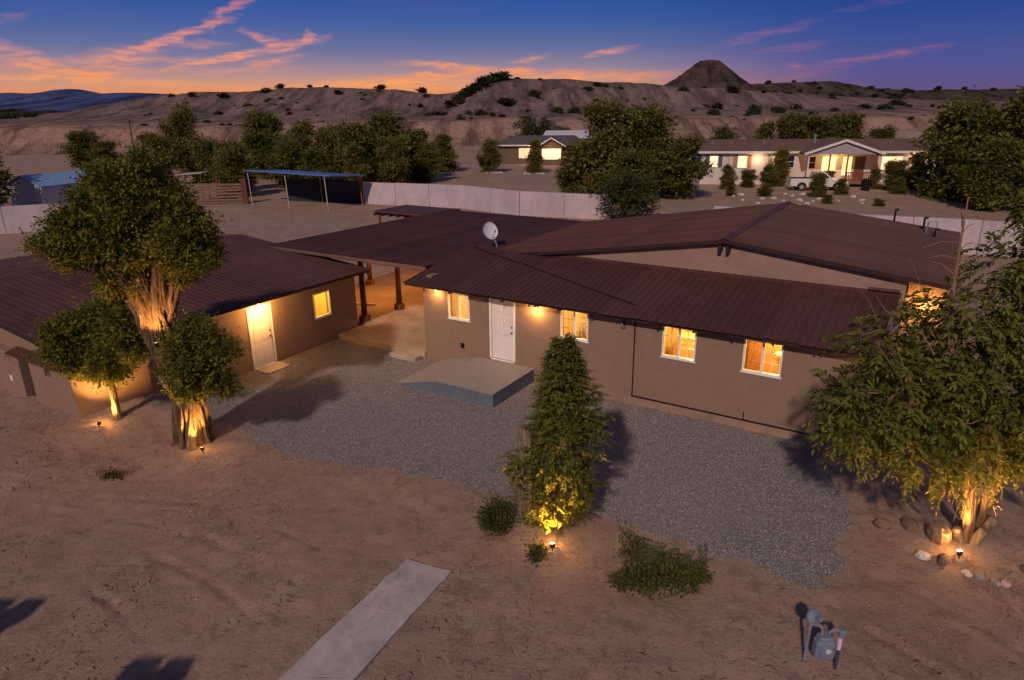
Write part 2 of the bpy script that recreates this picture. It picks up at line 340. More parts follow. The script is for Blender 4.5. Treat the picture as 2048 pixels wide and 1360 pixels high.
def gbase(x, y):
    x = np.asarray(x, float); y = np.asarray(y, float)
    s = (x - OX[0]) * AX[0] + (y - OX[1]) * AX[1]; t = (x - OX[0]) * BX[0] + (y - OX[1]) * BX[1]
    r = .60 * S((-4.3 - t) / 3.0) * S((-1.2 - s) / 2.8) * (1 - .6 * S((-11 - t) / 6))
    m = .20 * np.exp(-((x - .6) ** 2 / 1.2 + (y - 12.0) ** 2 / .7)) + .22 * np.exp(-((x - 8.5) ** 2 / 1.5 + (y - 11.4) ** 2 / 1.0)) + .12 * np.exp(-((x + 8.2) ** 2 / 1.5 + (y - 15.7) ** 2 / 1.2))
    return r + m
def gz(x, y):
    x = np.asarray(x, float); y = np.asarray(y, float)
    s = (x - OX[0]) * AX[0] + (y - OX[1]) * AX[1]; t = (x - OX[0]) * BX[0] + (y - OX[1]) * BX[1]
    near = S((34 - y) / 4) * S((y + 10) / 6) * S((26 - np.abs(x)) / 4)
    rough = np.clip(S((-.8 - t) / 2.5), .15, 1)                                # calmer next to the house
    z = gbase(x, y)
    z = z + near * rough * ((fbm(x * .9, y * .9, 3, 4) - .5) * .09 + (fbm(x * 3.1, y * 3.1, 3, 9) - .5) * .055)
    for i, r in enumerate(RUTS):
        d = seg_dist(x + (noise2(x * 1.3, y * 1.3, 77) - .5) * .25, y, r)
        z = z - near * (.045 * np.exp(-(d / .06) ** 2) - .022 * np.exp(-((d - .14) / .06) ** 2)) * np.clip(1.6 * noise2(x * 1.1, y * 1.1, 31 + i) - .25, 0, 1.2)
    far = S((y - 34) / 20)
    return z + far * (fbm(x * .06, y * .06, 3, 2) - .5) * .35 * S((60 - y) / 10 + .4)
def grow(a, b, step, lim, k):
    v = list(np.arange(a, b + 1e-6, step)); d = step
    while v[-1] < lim: d *= k; v.append(v[-1] + d)
    return v
xs = sorted(set([-k for k in grow(0, 13.5, .09, 6000, 1.09)] + grow(0, 11, .09, 6000, 1.09)))
ys = [-k for k in grow(-6, -6, .12, 300, 1.25)][::-1][:-1] + grow(6, 24, .09, 9000, 1.06)
xs = np.array(xs); ys = np.array(sorted(ys))
GX, GY = np.meshgrid(xs, ys); GZ = gz(GX, GY)
nx, ny = len(xs), len(ys)
ii = (np.arange(ny - 1)[:, None] * nx + np.arange(nx - 1)[None, :]).ravel()
GF = np.stack([ii, ii + 1, ii + nx + 1, ii + nx], 1)

def dirt_mat(name, cols, scale, bump):
    m = bpy.data.materials.new(name); m.use_nodes = True; t = m.node_tree; N = t.nodes; L = t.links; b = N['Principled BSDF']
    b.inputs['Roughness'].default_value = .95; b.inputs['Specular IOR Level'].default_value = .1
    g = N.new('ShaderNodeTexCoord')
    def nz(s, d, r=.6, st=(1, 1, 1)):
        mp = N.new('ShaderNodeMapping'); mp.inputs['Scale'].default_value = st; L.new(g.outputs['Object'], mp.inputs[0])
        n = N.new('ShaderNodeTexNoise'); n.inputs['Scale'].default_value = s; n.inputs['Detail'].default_value = d; n.inputs['Roughness'].default_value = r; L.new(mp.outputs[0], n.inputs[0]); return n.outputs['Fac']
    def rng(v, a, c):
        r = N.new('ShaderNodeMapRange'); r.inputs[1].default_value = a; r.inputs[2].default_value = c; L.new(v, r.inputs[0]); return r.outputs[0]
    def mix(f, a, c):
        x = N.new('ShaderNodeMix'); x.data_type = 'RGBA'
        for k, v in ((0, f), (6, a), (7, c)):
            if isinstance(v, tuple): x.inputs[k].default_value = (*v, 1)
            else: L.new(v, x.inputs[k])
        return x.outputs[2]
    c = mix(rng(nz(scale * .25, 6, .65), .35, .65), cols[0], cols[1])
    c = mix(rng(nz(scale * 1.6, 7, .7), .50, .68), c, cols[2])
    c = mix(rng(nz(scale * 1.0, 6, .75, (1.0, 3.5, 1)), .58, .70), c, cols[3])            # drag streaks
    c = mix(rng(nz(scale * .9, 9, .8), .53, .62), c, cols[2])
    c = mix(rng(nz(scale * 14, 4, .7), .57, .68), c, cols[3])                               # dark litter
    c = mix(rng(nz(scale * 22, 2, .5), .68, .74), c, cols[4])                               # pale straw and grit
    L.new(c, b.inputs['Base Color'])
    h1 = nz(scale * 9, 8, .75)
    bp = N.new('ShaderNodeBump'); bp.inputs['Distance'].default_value = bump; bp.inputs['Strength'].default_value = 1; L.new(h1, bp.inputs['Height']); L.new(bp.outputs[0], b.inputs['Normal'])
    return m
DIRT = dirt_mat('desert_dirt', [(.315, .222, .172), (.40, .292, .228), (.265, .180, .140), (.165, .108, .085), (.58, .47, .38)], 1.5, .032)
gr = structure(mesh_obj('ground', np.stack([GX.ravel(), GY.ravel(), GZ.ravel()], 1), GF, DIRT, smooth=True))

# ---- gravel apron in front of the house
GP = [(-7.75, 16.9), (-6.9, 15.9), (-5.8, 15.2), (-4.2, 14.7), (-2.7, 14.26), (-.75, 13.40), (.2, 12.95), (1.7, 12.45), (2.9, 11.6), (3.9, 10.95), (4.8, 10.2), (5.45, 9.85), (5.9, 10.3), (6.43, 11.2), (7.0, 12.2), (7.36, 13), (7.5, 14.4), HW(12.3, -.05)[:2], HW(0, -.05)[:2], HW(-.1, -.1)[:2], HW(-4.15, -.1)[:2], HW(-4.15, -7.9)[:2], (-9.9, 17.25), (-8.6, 17.15)]
def inpoly(x, y, P):
    r = np.zeros(np.shape(x), bool); n = len(P)
    for i in range(n):
        (ax, ay), (bx, by) = P[i], P[(i + 1) % n]
        c = ((ay > y) != (by > y)) & (x < (bx - ax) * (y - ay) / ((by - ay) if by != ay else 1e-9) + ax); r ^= c
    return r
def edge_d(x, y, P): return seg_dist(x, y, P + [P[0]])
gxs = np.arange(-11.5, 9.5, .11); gys = np.arange(9.2, 26.5, .11)
QX, QY = np.meshgrid(gxs, gys); nx2 = len(gxs)
wob = lambda x, y: (fbm(x * 1.6, y * 1.6, 3, 51) - .5) * .55
ins = np.where(inpoly(QX, QY, GP), 1, -1) * edge_d(QX, QY, GP) + wob(QX, QY)
keep = ins[:-1, :-1] > .10
i0 = (np.arange(len(gys) - 1)[:, None] * nx2 + np.arange(nx2 - 1)[None, :])[keep]
QF = np.stack([i0, i0 + 1, i0 + nx2 + 1, i0 + nx2], 1)
QV = np.stack([QX.ravel(), QY.ravel(), gz(QX, QY).ravel() + .012], 1)
used, inv = np.unique(QF.ravel(), return_inverse=True)
GRAV_B = M('gravel_bed', (.225, .207, .208), .95, .35, 6, .03, 70, fine=1)
structure(mesh_obj('gravel_bed', QV[used], inv.reshape(-1, 4), GRAV_B, smooth=True))
rng = np.random.default_rng(3)
def scatter_stones(P, n, rmin, rmax, feather, seed):
    rg = np.random.default_rng(seed)
    x = rg.uniform(-11.5, 9.4, n * 4); y = rg.uniform(9.2, 26.4, n * 4)
    d = np.where(inpoly(x, y, P), 1, -1) * edge_d(x, y, P) + wob(x, y)
    ok = d + feather * (rg.random(n * 4) ** 2) > .12
    x, y = x[ok][:n], y[ok][:n]; n = len(x)
    z = gz(x, y) + .012
    return x, y, z, rg.uniform(rmin, rmax, n) * (1 + (rg.random(n) < .06) * .5)
OCT = np.array([(1, 0, 0), (-1, 0, 0), (0, 1, 0), (0, -1, 0), (0, 0, 1), (0, 0, -1)], float)
OCF = np.array([(0, 2, 4), (2, 1, 4), (1, 3, 4), (3, 0, 4), (2, 0, 5), (1, 2, 5), (3, 1, 5), (0, 3, 5)])
def stones(name, x, y, z, r, mat, seed, flat=.6):
    rg = np.random.default_rng(seed); n = len(x)
    v = OCT[None] * (rg.uniform(.6, 1.35, (n, 6, 1)))
    v = v * np.stack([np.ones(n), rg.uniform(.5, 1, n), rg.uniform(.4, .8, n)], 1)[:, None, :]
    q = rg.normal(size=(n, 4)); q /= np.linalg.norm(q, axis=1)[:, None]; w, a, b, c = q.T
    R = np.stack([np.stack([1 - 2 * (b * b + c * c), 2 * (a * b - c * w), 2 * (a * c + b * w)], 1), np.stack([2 * (a * b + c * w), 1 - 2 * (a * a + c * c), 2 * (b * c - a * w)], 1), np.stack([2 * (a * c - b * w), 2 * (b * c + a * w), 1 - 2 * (a * a + b * b)], 1)], 1)
    v = np.einsum('nij,nkj->nki', R, v); v[:, :, 2] *= flat
    v = v * r[:, None, None] + np.stack([x, y, z + r * .25], 1)[:, None, :]
    f = (np.arange(n)[:, None, None] * 6 + OCF[None]).reshape(-1, 3)
    return mesh_obj(name, v.reshape(-1, 3), f, mat, attr=np.repeat(rg.random(n), 6))
GRAV = M('gravel_stone', (.285, .270, .275), .85, .45, 3, col2=(.46, .432, .435), attr=.85)
x, y, z, r = scatter_stones(GP, 115000, .011, .025, .30, 5)
stuff(stones('gravel', x, y, z, r, GRAV, 6), 'grey crushed gravel spread between the house and the dirt yard', 'gravel')
# ---- loose pebbles, straw and twigs on the dirt
PEB = M('pebble', (.26, .18, .14), .9, .5, 3, col2=(.60, .52, .45), attr=.8)
n = 5200; x = rng.uniform(-14.5, 11.5, n); y = 7.4 + 13.5 * rng.random(n) ** 1.3
ok = ~inpoly(x, y, GP) & (((x - OX[0]) * BX[0] + (y - OX[1]) * BX[1]) < -.8); x, y = x[ok], y[ok]
cl = fbm(x * .8, y * .8, 3, 15); ok = cl > .42; x, y = x[ok], y[ok]
stuff(stones('pebbles', x, y, gz(x, y), rng.uniform(.006, .017, len(x)) * (1 + 1.3 * (rng.random(len(x)) < .03)), PEB, 8), 'small loose pebbles scattered over the dirt yard', 'pebbles')
def sticks(name, n, seed, mat, lmin, lmax, rad, region):
    rg = np.random.default_rng(seed); x = rg.uniform(region[0], region[1], n); y = rg.uniform(region[2], region[3], n)
    ok = ~inpoly(x, y, GP) & (((x - OX[0]) * BX[0] + (y - OX[1]) * BX[1]) < -.8) & (fbm(x * .7, y * .7, 3, 23) > .46); x, y = x[ok], y[ok]; n = len(x)
    a = rg.uniform(0, 6.28, n); l = rg.uniform(lmin, lmax, n); z = gz(x, y) + .008
    dx, dy = np.cos(a) * l / 2, np.sin(a) * l / 2; px, py = -np.sin(a) * rad, np.cos(a) * rad
    x2, y2 = x + dx, y + dy; z2 = gz(x2, y2) + .012 + rg.random(n) * .02
    V = np.stack([np.stack([x - dx + px, y - dy + py, z], 1), np.stack([x - dx - px, y - dy - py, z], 1), np.stack([x2 - px, y2 - py, z2], 1), np.stack([x2 + px, y2 + py, z2], 1), np.stack([x, y, np.maximum(z, z2) + rad * 2], 1)], 1)
    F = np.concatenate([(np.arange(n)[:, None] * 5 + np.array(k)) for k in ((0, 1, 4), (1, 2, 4), (2, 3, 4), (3, 0, 4))])
    return mesh_obj(name, V.reshape(-1, 3), F, mat, attr=np.repeat(rg.random(n), 5))
STRAW = M('dry_straw', (.16, .09, .06), .9, .5, 4, col2=(.50, .36, .24), attr=.9)
stuff(sticks('ground_litter', 9000, 12, STRAW, .04, .16, .0035, (-14.5, 11.5, 7.3, 17)), 'dry straw and twig litter lying on the dirt yard', 'litter')

# ============================================================ far terrain
def grid_obj(name, x0, x1, y0, y1, dx, dy, fz, mat):
    a = np.arange(x0, x1 + .01, dx); b = np.arange(y0, y1 + .01, dy); X_, Y_ = np.meshgrid(a, b); Z_ = fz(X_, Y_); n = len(a)
    i = (np.arange(len(b) - 1)[:, None] * n + np.arange(n - 1)[None, :]).ravel()
    return structure(mesh_obj(name, np.stack([X_.ravel(), Y_.ravel(), Z_.ravel()], 1), np.stack([i, i + 1, i + n + 1, i + n], 1), mat, smooth=True))
def ridged(x, y, o, seed):
    r = 0; a = .5
    for i in range(o): r = r + a * (1 - np.abs(2 * noise2(x * 2 ** i, y * 2 ** i, seed + i * 7) - 1)); a *= .5
    return r / (1 - .5 ** o)
CR_X = np.array([-300, -225, -185, -170, -145, -112, -80, -45, -30, -22, -10, 2, 28, 45, 70, 110, 150, 190, 230, 300])
CR_Z = np.array([6.0, 6.5, 8.0, 12.5, 16.0, 16.8, 17.0, 15.3, 13.5, 14.2, 19.5, 20.0, 20.0, 18.8, 17.5, 13.5, 10.5, 9.0, 8.5, 10.0])
def bluff0(x): return 152 + 14 * np.sin(x * .021 + .6) + 10 * (fbm(x * .03, x * 0 + 3.3, 2, 61) - .5) + 22 * S((x - 20) / 60) * S((120 - x) / 40)
def badlands(x, y):
    b0 = bluff0(x); k = S((y - b0) / 17)
    g1 = .5 * ridged(x * .085, y * .018, 3, 91) + .5 * ridged(x * .33 + y * .12, y * .02, 2, 95)
    z = -.6 + 6.0 * k * (1 - .95 * (1 - g1) * np.clip(4 * k * (1 - k) + .12, 0, 1)) + (fbm(x * .05, y * .05, 4, 71) - .5) * 1.2 * k
    cr = np.interp(x + (fbm(x * .02, y * .02, 2, 5) - .5) * 14, CR_X, CR_Z) - 5.0
    h = S((y - 225 - 12 * np.sin(x * .035)) / 100)
    g2 = .55 * ridged(x * .045 + y * .004, y * .012, 3, 33) + .45 * ridged(x * .16, y * .02, 2, 37)
    z = z + np.maximum(cr, 0) * h * (1 - 1.5 * (1 - g2) * np.clip(4.2 * h * (1 - h), 0, 1)) + (fbm(x * .04, y * .04, 4, 21) - .5) * 1.6 * h
    return z - .05 * np.maximum(y - 350, 0)
def hill_mat(name, c0, c1, c2, sc_, bump, two=None):
    m = bpy.data.materials.new(name); m.use_nodes = True; t = m.node_tree; N = t.nodes; L = t.links; b = N['Principled BSDF']; b.inputs['Roughness'].default_value = 1; b.inputs['Specular IOR Level'].default_value = 0
    g = N.new('ShaderNodeTexCoord')
    def nz(s, d, st=(1, 1, 1)):
        mp = N.new('ShaderNodeMapping'); mp.inputs['Scale'].default_value = st; L.new(g.outputs['Object'], mp.inputs[0])
        n = N.new('ShaderNodeTexNoise'); n.inputs['Scale'].default_value = s; n.inputs['Detail'].default_value = d; n.inputs['Roughness'].default_value = .65; L.new(mp.outputs[0], n.inputs[0]); return n.outputs['Fac']
    def mx(f, lo, hi, a, c):
        r = N.new('ShaderNodeMapRange'); r.inputs[1].default_value = lo; r.inputs[2].default_value = hi; L.new(f, r.inputs[0])
        x = N.new('ShaderNodeMix'); x.data_type = 'RGBA'; L.new(r.outputs[0], x.inputs[0])
        for k, v in ((6, a), (7, c)):
            if isinstance(v, tuple): x.inputs[k].default_value = (*v, 1)
            else: L.new(v, x.inputs[k])
        return x.outputs[2]
    c = mx(nz(sc_, 6), .38, .64, c0, c1)
    c = mx(nz(sc_ * 2.2, 5, (1, .3, 6)), .5, .68, c, c2)                     # strata
    c = mx(nz(sc_ * 16, 3), .60, .70, c, tuple(k * .45 for k in c0))           # scrub specks
    c = mx(nz(sc_ * 3.0, 5, (1, .12, .35)), .50, .62, c, tuple(k * .48 for k in c0))     # gully shade painted in as dark streaks
    if two is not None:                                                       # farther hills greyed by painted haze, with painted gully shade
        sp_ = N.new('ShaderNodeSeparateXYZ'); L.new(g.outputs['Object'], sp_.inputs[0]); ad = N.new('ShaderNodeMath'); ad.operation = 'MULTIPLY_ADD'; ad.inputs[1].default_value = 40; L.new(nz(.03, 4), ad.inputs[0]); L.new(sp_.outputs[1], ad.inputs[2])
        c = mx(ad.outputs[0], two[0], two[1], c, mx(nz(sc_ * 3.2, 6, (1, .15, .4)), .42, .60, two[3], two[2]))
    L.new(c, b.inputs['Base Color'])
    bp = N.new('ShaderNodeBump'); bp.inputs['Distance'].default_value = bump; L.new(nz(sc_ * 5, 7), bp.inputs['Height']); L.new(bp.outputs[0], b.inputs['Normal'])
    return m
HILL = hill_mat('badland_earth', (.30, .20, .165), (.40, .275, .225), (.22, .15, .125), .06, 1.5, (225, 262, (.11, .085, .08), (.245, .182, .16)))
MESA = hill_mat('mesa_rock', (.07, .052, .048), (.13, .094, .082), (.05, .04, .038), .05, 2.5)
FARM = hill_mat('distant_mountain_haze', (.075, .105, .25), (.095, .13, .29), (.06, .085, .20), .004, 20)  # blue of the distance haze is put into this base colour
grid_obj('hills', -310, 330, 120, 420, 1.0, 1.4, badlands, HILL)
def mesa(x, y):
    d = np.hypot(x - 163, (y - 600) * .8)
    cone = np.interp(d + (fbm(x * .05, y * .05, 3, 8) - .5) * 3, [0, 9, 11.5, 20, 36, 56, 110, 180], [38.5, 38.2, 36.3, 29.5, 19, 9, 3, 0])
    gu = ridged(np.arctan2(y - 600, x - 163) * 4, d * .02, 3, 14)
    cone = cone * (1 - .22 * (1 - gu) * S(d / 20) * S((70 - d) / 20))
    rx = np.interp(x, [-400, 60, 110, 205, 235, 280, 315, 345, 420, 520, 640, 900], [4, 6, 10, 19, 22, 22, 16.5, 14, 14, 15, 19, 20])
    rid = (rx + (fbm(x * .06, y * .06, 3, 44) - .5) * 3) * np.exp(-((y - 640) / 60) ** 2)
    return np.maximum(cone, rid) + 5 - 6 * S((np.abs(y - 610) - 120) / 60)
grid_obj('mesa', -120, 760, 440, 790, 3.2, 3.2, mesa, MESA)
def mts(x, y):
    pr = np.interp(x + (fbm(x * .002, y * .002, 3, 3) - .5) * 120, [-4200, -3000, -2640, -2560, -2450, -2350, -2250, -2000, -1850, -1700, -1450, -1000, -700, -640, -590, -530, 200, 1500, 4200],
                   [120, 118, 118, 122, 136, 134, 114, 112, 106, 100, 60, 40, 60, 82, 90, 62, 30, 20, 20])
    f = np.exp(-np.abs((y - 4000) / 700) ** 1.6)
    return pr * f * (1 - .5 * (1 - ridged(x * .0035, y * .0018, 4, 12)) * (1 - f * f * .8)) - 4
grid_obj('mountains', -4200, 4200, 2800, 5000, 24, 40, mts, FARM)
# railway bank across the plateau at the left
mb = MB()
pts = [(-330, 205), (-215, 240), (-214, 300), (-232, 405)]
pp = [(-260, 222), (-200, 226), (-188, 262), (-200, 320), (-222, 410)]
for (ax, ay), (bx, by) in zip([(-300, 196), (-240, 214), (-205, 250), (-200, 310)], [(-240, 214), (-205, 250), (-200, 310), (-222, 412)]):
    za = float(badlands(np.array([ax * 1.]), np.array([ay * 1.]))[0]); zb = float(badlands(np.array([bx * 1.]), np.array([by * 1.]))[0])
    d = Vector((bx - ax, by - ay, 0)).normalized(); nrm = Vector((d.y, -d.x, 0))
    prof = [(-5, -1.5), (-2, 1.3), (2, 1.3), (5, -1.5)]
    va = [(ax + nrm.x * p, ay + nrm.y * p, za + q) for p, q in prof]; vb = [(bx + nrm.x * p, by + nrm.y * p, zb + q) for p, q in prof]
    mb.add(va + vb, [(0, 1, 5, 4), (1, 2, 6, 5), (2, 3, 7, 6), (3, 2, 1, 0), (4, 5, 6, 7)])
structure(mb.build('railway_bank', M('ballast_dark', (.05, .042, .042), .95, .3, .3)))

# ============================================================ roofs of ribbed metal sheets
def sheets(parent, xf, p0, uvec, dvec, length, n, mat, pitch=.30, name='roof_sheet', lap=.0, jit=3):
    """n sheets side by side from p0 along uvec (unit) ; each runs along dvec (full slope vector). Each sheet is one object sharing mesh data."""
    w = length / n; k = max(1, round(w / pitch)); q = w / k
    prof = []
    for i in range(k):
        b = i * q; prof += [(b, 0), (b + q * .40, 0), (b + q * .45, .026), (b + q * .55, .026), (b + q * .60, 0)]
    prof.append((w + .012, .003))
    u = np.array(uvec, float); d = np.array(dvec, float); nrm = np.cross(u, d); nrm /= np.linalg.norm(nrm)
    if nrm[2] < 0: nrm = -nrm
    p0 = np.array(p0, float); V_ = []; m = len(prof)
    for e in (0, 1):
        for lay in (0, 1):
            for a, h in prof: V_.append(p0 + u * a + d * e + nrm * (h - .006 * lay))
    F_ = []
    for i in range(m - 1):
        F_.append((i, i + 1, 2 * m + i + 1, 2 * m + i)); F_.append((m + i + 1, m + i, 3 * m + i, 3 * m + i + 1))
        F_.append((i + 1, i, m + i, m + i + 1)); F_.append((2 * m + i, 2 * m + i + 1, 3 * m + i + 1, 3 * m + i))
    V_ = np.array(V_); first = None
    o0 = xf(np.array([[0, 0, 0.]]))[0]; uw = xf(np.array([u]))[0] - o0; nw = xf(np.array([nrm]))[0] - o0; dw = xf(np.array([d / np.linalg.norm(d)]))[0] - o0
    for i in range(n):
        if first is None: first = mesh_obj(name, xf(V_), F_, mat, parent); ob = first
        else: ob = first.copy(); C.objects.link(ob); ob.parent = parent
        ob.location = Vector(uw) * (i * w) + Vector(nw) * (.002 * (i % 2)) + Vector(dw) * random.uniform(-.012, .012) * jit
    return first
def ident(v): return np.asarray(v, float)

# ------------------------------------------------------------ window and door builders (in a wall frame: u along, n outward, z up)
def window(parent, xf, u0, u1, z0, z1, slider=True, label=None):
    f = .045; w = MB(xf)
    w.box(u0, u1, -.075, .022, z0, z0 + f); w.box(u0, u1, -.075, .022, z1 - f, z1); w.box(u0, u0 + f, -.072, .02, z0 + f, z1 - f); w.box(u1 - f, u1, -.072, .02, z0 + f, z1 - f)
    w.box(u0 - .03, u1 + .03, -.02, .035, z0 - .03, z0 - .002)
    um = (u0 + u1) / 2
    if slider: w.box(um - .03, um + .03, -.06, .012, z0 + f, z1 - f)
    o = w.build('window', WINF, parent)
    spans = [(u0 + f, um - .03), (um + .03, u1 - f)] if slider else [(u0 + f, u1 - f)]
    for k, (a, b) in enumerate(spans):
        y = -.035 - .012 * k
        MB(xf).add([(a, y, z0 + f), (b, y, z0 + f), (b, y, z1 - f), (a, y, z1 - f)], [(0, 1, 2, 3)]).build('pane', GLASS if k or not slider else SCREEN, o)
        if slider:
            g = MB(xf); m = (a + b) / 2; g.box(m - .007, m + .007, y - .008, y - .001, z0 + f, z1 - f)
            for q in (1, 2): zz = z0 + f + (z1 - z0 - 2 * f) * q / 3; g.box(a, b, y - .0085, y - .0015, zz - .007, zz + .007)
            g.build('muntin', WINF, o)
    return o
def door(parent, xf, u0, u1, z0, z1, knob_right=True, label='white six-panel door'):
    fr = MB(xf); c = .07
    fr.box(u0 - c, u0, -.06, .025, z0, z1 + c); fr.box(u1, u1 + c, -.06, .025, z0, z1 + c); fr.box(u0, u1, -.06, .024, z1, z1 + c); fr.box(u0, u1, -.06, .05, z0 - .04, z0)
    fr.build('door_frame', WINF, parent)
    d = MB(xf).box(u0, u1, -.07, -.03, z0 + .005, z1).build('door', WHITE, parent); d['label'] = label
    W_ = u1 - u0; H_ = z1 - z0
    for a, b in ((.13, .46), (.54, .87)):
        for c0, c1 in ((.06, .36), (.42, .74), (.80, .93)):
            p = MB(xf); x0, x1, y0, y1 = u0 + W_ * a, u0 + W_ * b, z0 + H_ * c0, z0 + H_ * c1; e = .025
            v = [(x0, -.030, y0), (x1, -.030, y0), (x1, -.030, y1), (x0, -.030, y1), (x0 + e, -.021, y0 + e), (x1 - e, -.021, y0 + e), (x1 - e, -.021, y1 - e), (x0 + e, -.021, y1 - e)]
            p.add(v, [(0, 1, 5, 4), (1, 2, 6, 5), (2, 3, 7, 6), (3, 0, 4, 7), (4, 5, 6, 7)]).build('door_panel', WHITE, d)
    ux = u1 - .07 if knob_right else u0 + .07
    MB(xf).ball((ux, .01, z0 + .95), .033).build('knob', BRONZE, d); MB(xf).ball((ux, -.005, z0 + 1.14), .026).build('deadbolt', BRONZE, d)
    return d
def wall_lamp(xf, u, z, label, watts, out=.2):
    b = xf(np.array([[u, 0, z]]))[0]
    r = root('wall_lamp', tuple(b), label, 'lamp', 'wall lamps on the house')
    MB(xf).box(u - .05, u + .05, 0.002, .03, z - .09, z + .09).build('back_plate', BRONZE, r)
    h = MB(xf).tube([(u, .03, z + .05), (u, .10, z + .06)], .018, 6); h.add(*_cone(u, .10, z, .035, .075, .11)); h.build('hood', BRONZE, r)
    MB(xf).ball((u, .10, z - .055), .034, 8, 6).build('bulb', BULB, r)
    p = xf(np.array([[u, out, z - .18]]))[0]; point('lamp_light', tuple(p), watts, (1, .47, .12), r=.10, parent=r)
    return r
def _cone(u, n, z, r0, r1, h):
    k = 10; v = []
    for zz, r in ((z + h / 2, r0), (z - h / 2, r1)):
        for i in range(k): v.append((u + r * math.cos(6.283 * i / k), n + r * math.sin(6.283 * i / k), zz))
    return v, [(i, k + i, k + (i + 1) % k, (i + 1) % k) for i in range(k)] + [tuple(range(k - 1, -1, -1))]

# ============================================================ main house
house = root('main_house', HW(0, 0, 0), 'long low tan stucco house with brown metal roof and four lit front windows', 'house')
FR = frame((0, 0), (1, 0), (0, -1))
WINS = [(1.04, 1.90, 1.62, 2.52), (5.22, 6.14, 1.65, 2.56), (8.39, 9.33, 1.63, 2.55), (10.57, 11.54, 1.62, 2.53)]
DOOR = (2.74, 3.56, .53, 2.50)
LS = 13.9; WT = 2.74
MB(FR).wall(0, LS, -.4, WT, WINS + [DOOR], .22).build('wall', STUCCO, house)
side = MB(hxf); side.box(0, .22, .2, 12.2, -.4, 2.9); side.box(LS - .22, LS, .2, 12.2, -.4, 3.15); side.box(.22, LS - .22, 12.0, 12.2, -.4, 2.9); side.build('wall', STUCCO, house)
# upper gable wall
GW = MB(hxf); GW.prism([(2.0, 3.3, 2.9), (LS - .02, 3.3, 2.9), (LS - .02, 3.3, 3.75), (9.0, 3.3, 4.33), (2.0, 3.3, 3.22)], (0, .22, 0)); GW.build('wall', M('stucco_gable', (.32, .225, .18), .9, .1, 1.0, .009, 45, blot=.15), house)
# plinth and conduit along the base
MB(FR).box(4.5, LS + .01, .0015, .035, -.4, .245).build('plinth', STUCCO_B, house)
cz = MB(FR); cz.tube([(7.58, .022, 2.74), (7.59, .022, .28)], .019, 6); cz.tube([(7.57, .05, .275), (LS, .05, .262)], .024, 6); cz.tube([(10.75, .05, .27), (10.75, .05, .50)], .015, 6); cz.build('conduit', BLACK, house)
jb = MB(FR); jb.cbox((7.24, .05, 2.36), (.12, .1, .13), .01); jb.build('junction_box', M('box_tan', (.22, .16, .13), .6), house)
vb = MB(FR); vb.box(1.52, 1.64, 0.002, .05, .66, .82); vb.box(1.51, 1.65, .0505, .058, .80, .835); vb.build('outlet_cover', BLACK, house)
for wnd in WINS: window(house, FR, *wnd)
door(house, FR, *DOOR, label='white six-panel front door above the grey stoop')
# interior rooms behind the windows
it = MB(hxf); it.box(.23, 13.67, 2.75, 2.85, .35, 2.62); it.box(.23, 13.67, .23, 2.75, .30, .40)
for sp in (.25, 4.55, 7.6, 9.95, 13.55): it.box(sp - .02, sp + .06, .235, 2.745, .41, 2.615)
it.build('interior_wall', INT_W, house); MB(hxf).box(.23, 13.67, .221, 2.85, 2.625, 2.70).build('ceiling', M('interior_ceiling', (.8, .7, .5), .8, .03), house)
for a, b, y0, y1, z0, z1 in ((.5, 1.45, 2.3, 2.74, .41, 2.3), (5.0, 5.75, 2.2, 2.74, .41, 1.35), (5.0, 5.7, 2.4, 2.74, 1.85, 2.55), (6.3, 6.9, 2.3, 2.74, .41, 2.4), (8.0, 9.6, 2.2, 2.74, .41, 1.32), (8.0, 8.7, 2.42, 2.74, 1.75, 2.5), (11.7, 12.6, 1.9, 2.74, .41, 1.5), (10.2, 11.2, 2.45, 2.74, .41, 1.7)):
    MB(hxf).box(a, b, y0, y1, z0, z1).build('cabinet', INT_C, house)
for cx, cy in ((9.05, 1.5), (11.25, 1.3)):
    rgt = MB(hxf); rgt.tube([(cx, cy, .41), (cx, cy, 1.55)], [.12, .03], 8); rgt.ball((cx, cy, 1.72), .16, 10, 6, (1, 1, .9)); rgt.build('table_lamp', M('lamp_shade', (.8, .6, .35), .7), house)
for (cx, cy, w) in ((2.3, 1.3, 170), (6.1, 1.4, 170), (8.8, 1.5, 260), (11.4, 1.5, 260)): point('room_light', HW(cx, cy, 2.35), w, (1, .66, .22), .12, house)
# roofs
roof = MB(hxf)
SL = .150; ez = 2.735; f0, f1 = -.42, 3.34
roof.prism([(-.46, f0 + .03, ez - .10), (-.46, f1, ez - .10 + SL * (f1 - f0)), (-.46, f1, ez - .012 + SL * (f1 - f0)), (-.46, f0 + .03, ez - .012)], (14.2, 0, 0))
rf = roof.build('roof', ROOF_D, house); rf['label'] = 'lower front roof of ribbed brown metal sheets'
sheets(rf, hxf, (-.48, f0 - .05, ez), (1, 0, 0), (0, f1 - f0 + .05, SL * (f1 - f0 + .05)), 14.24, 16, ROOF, .222)
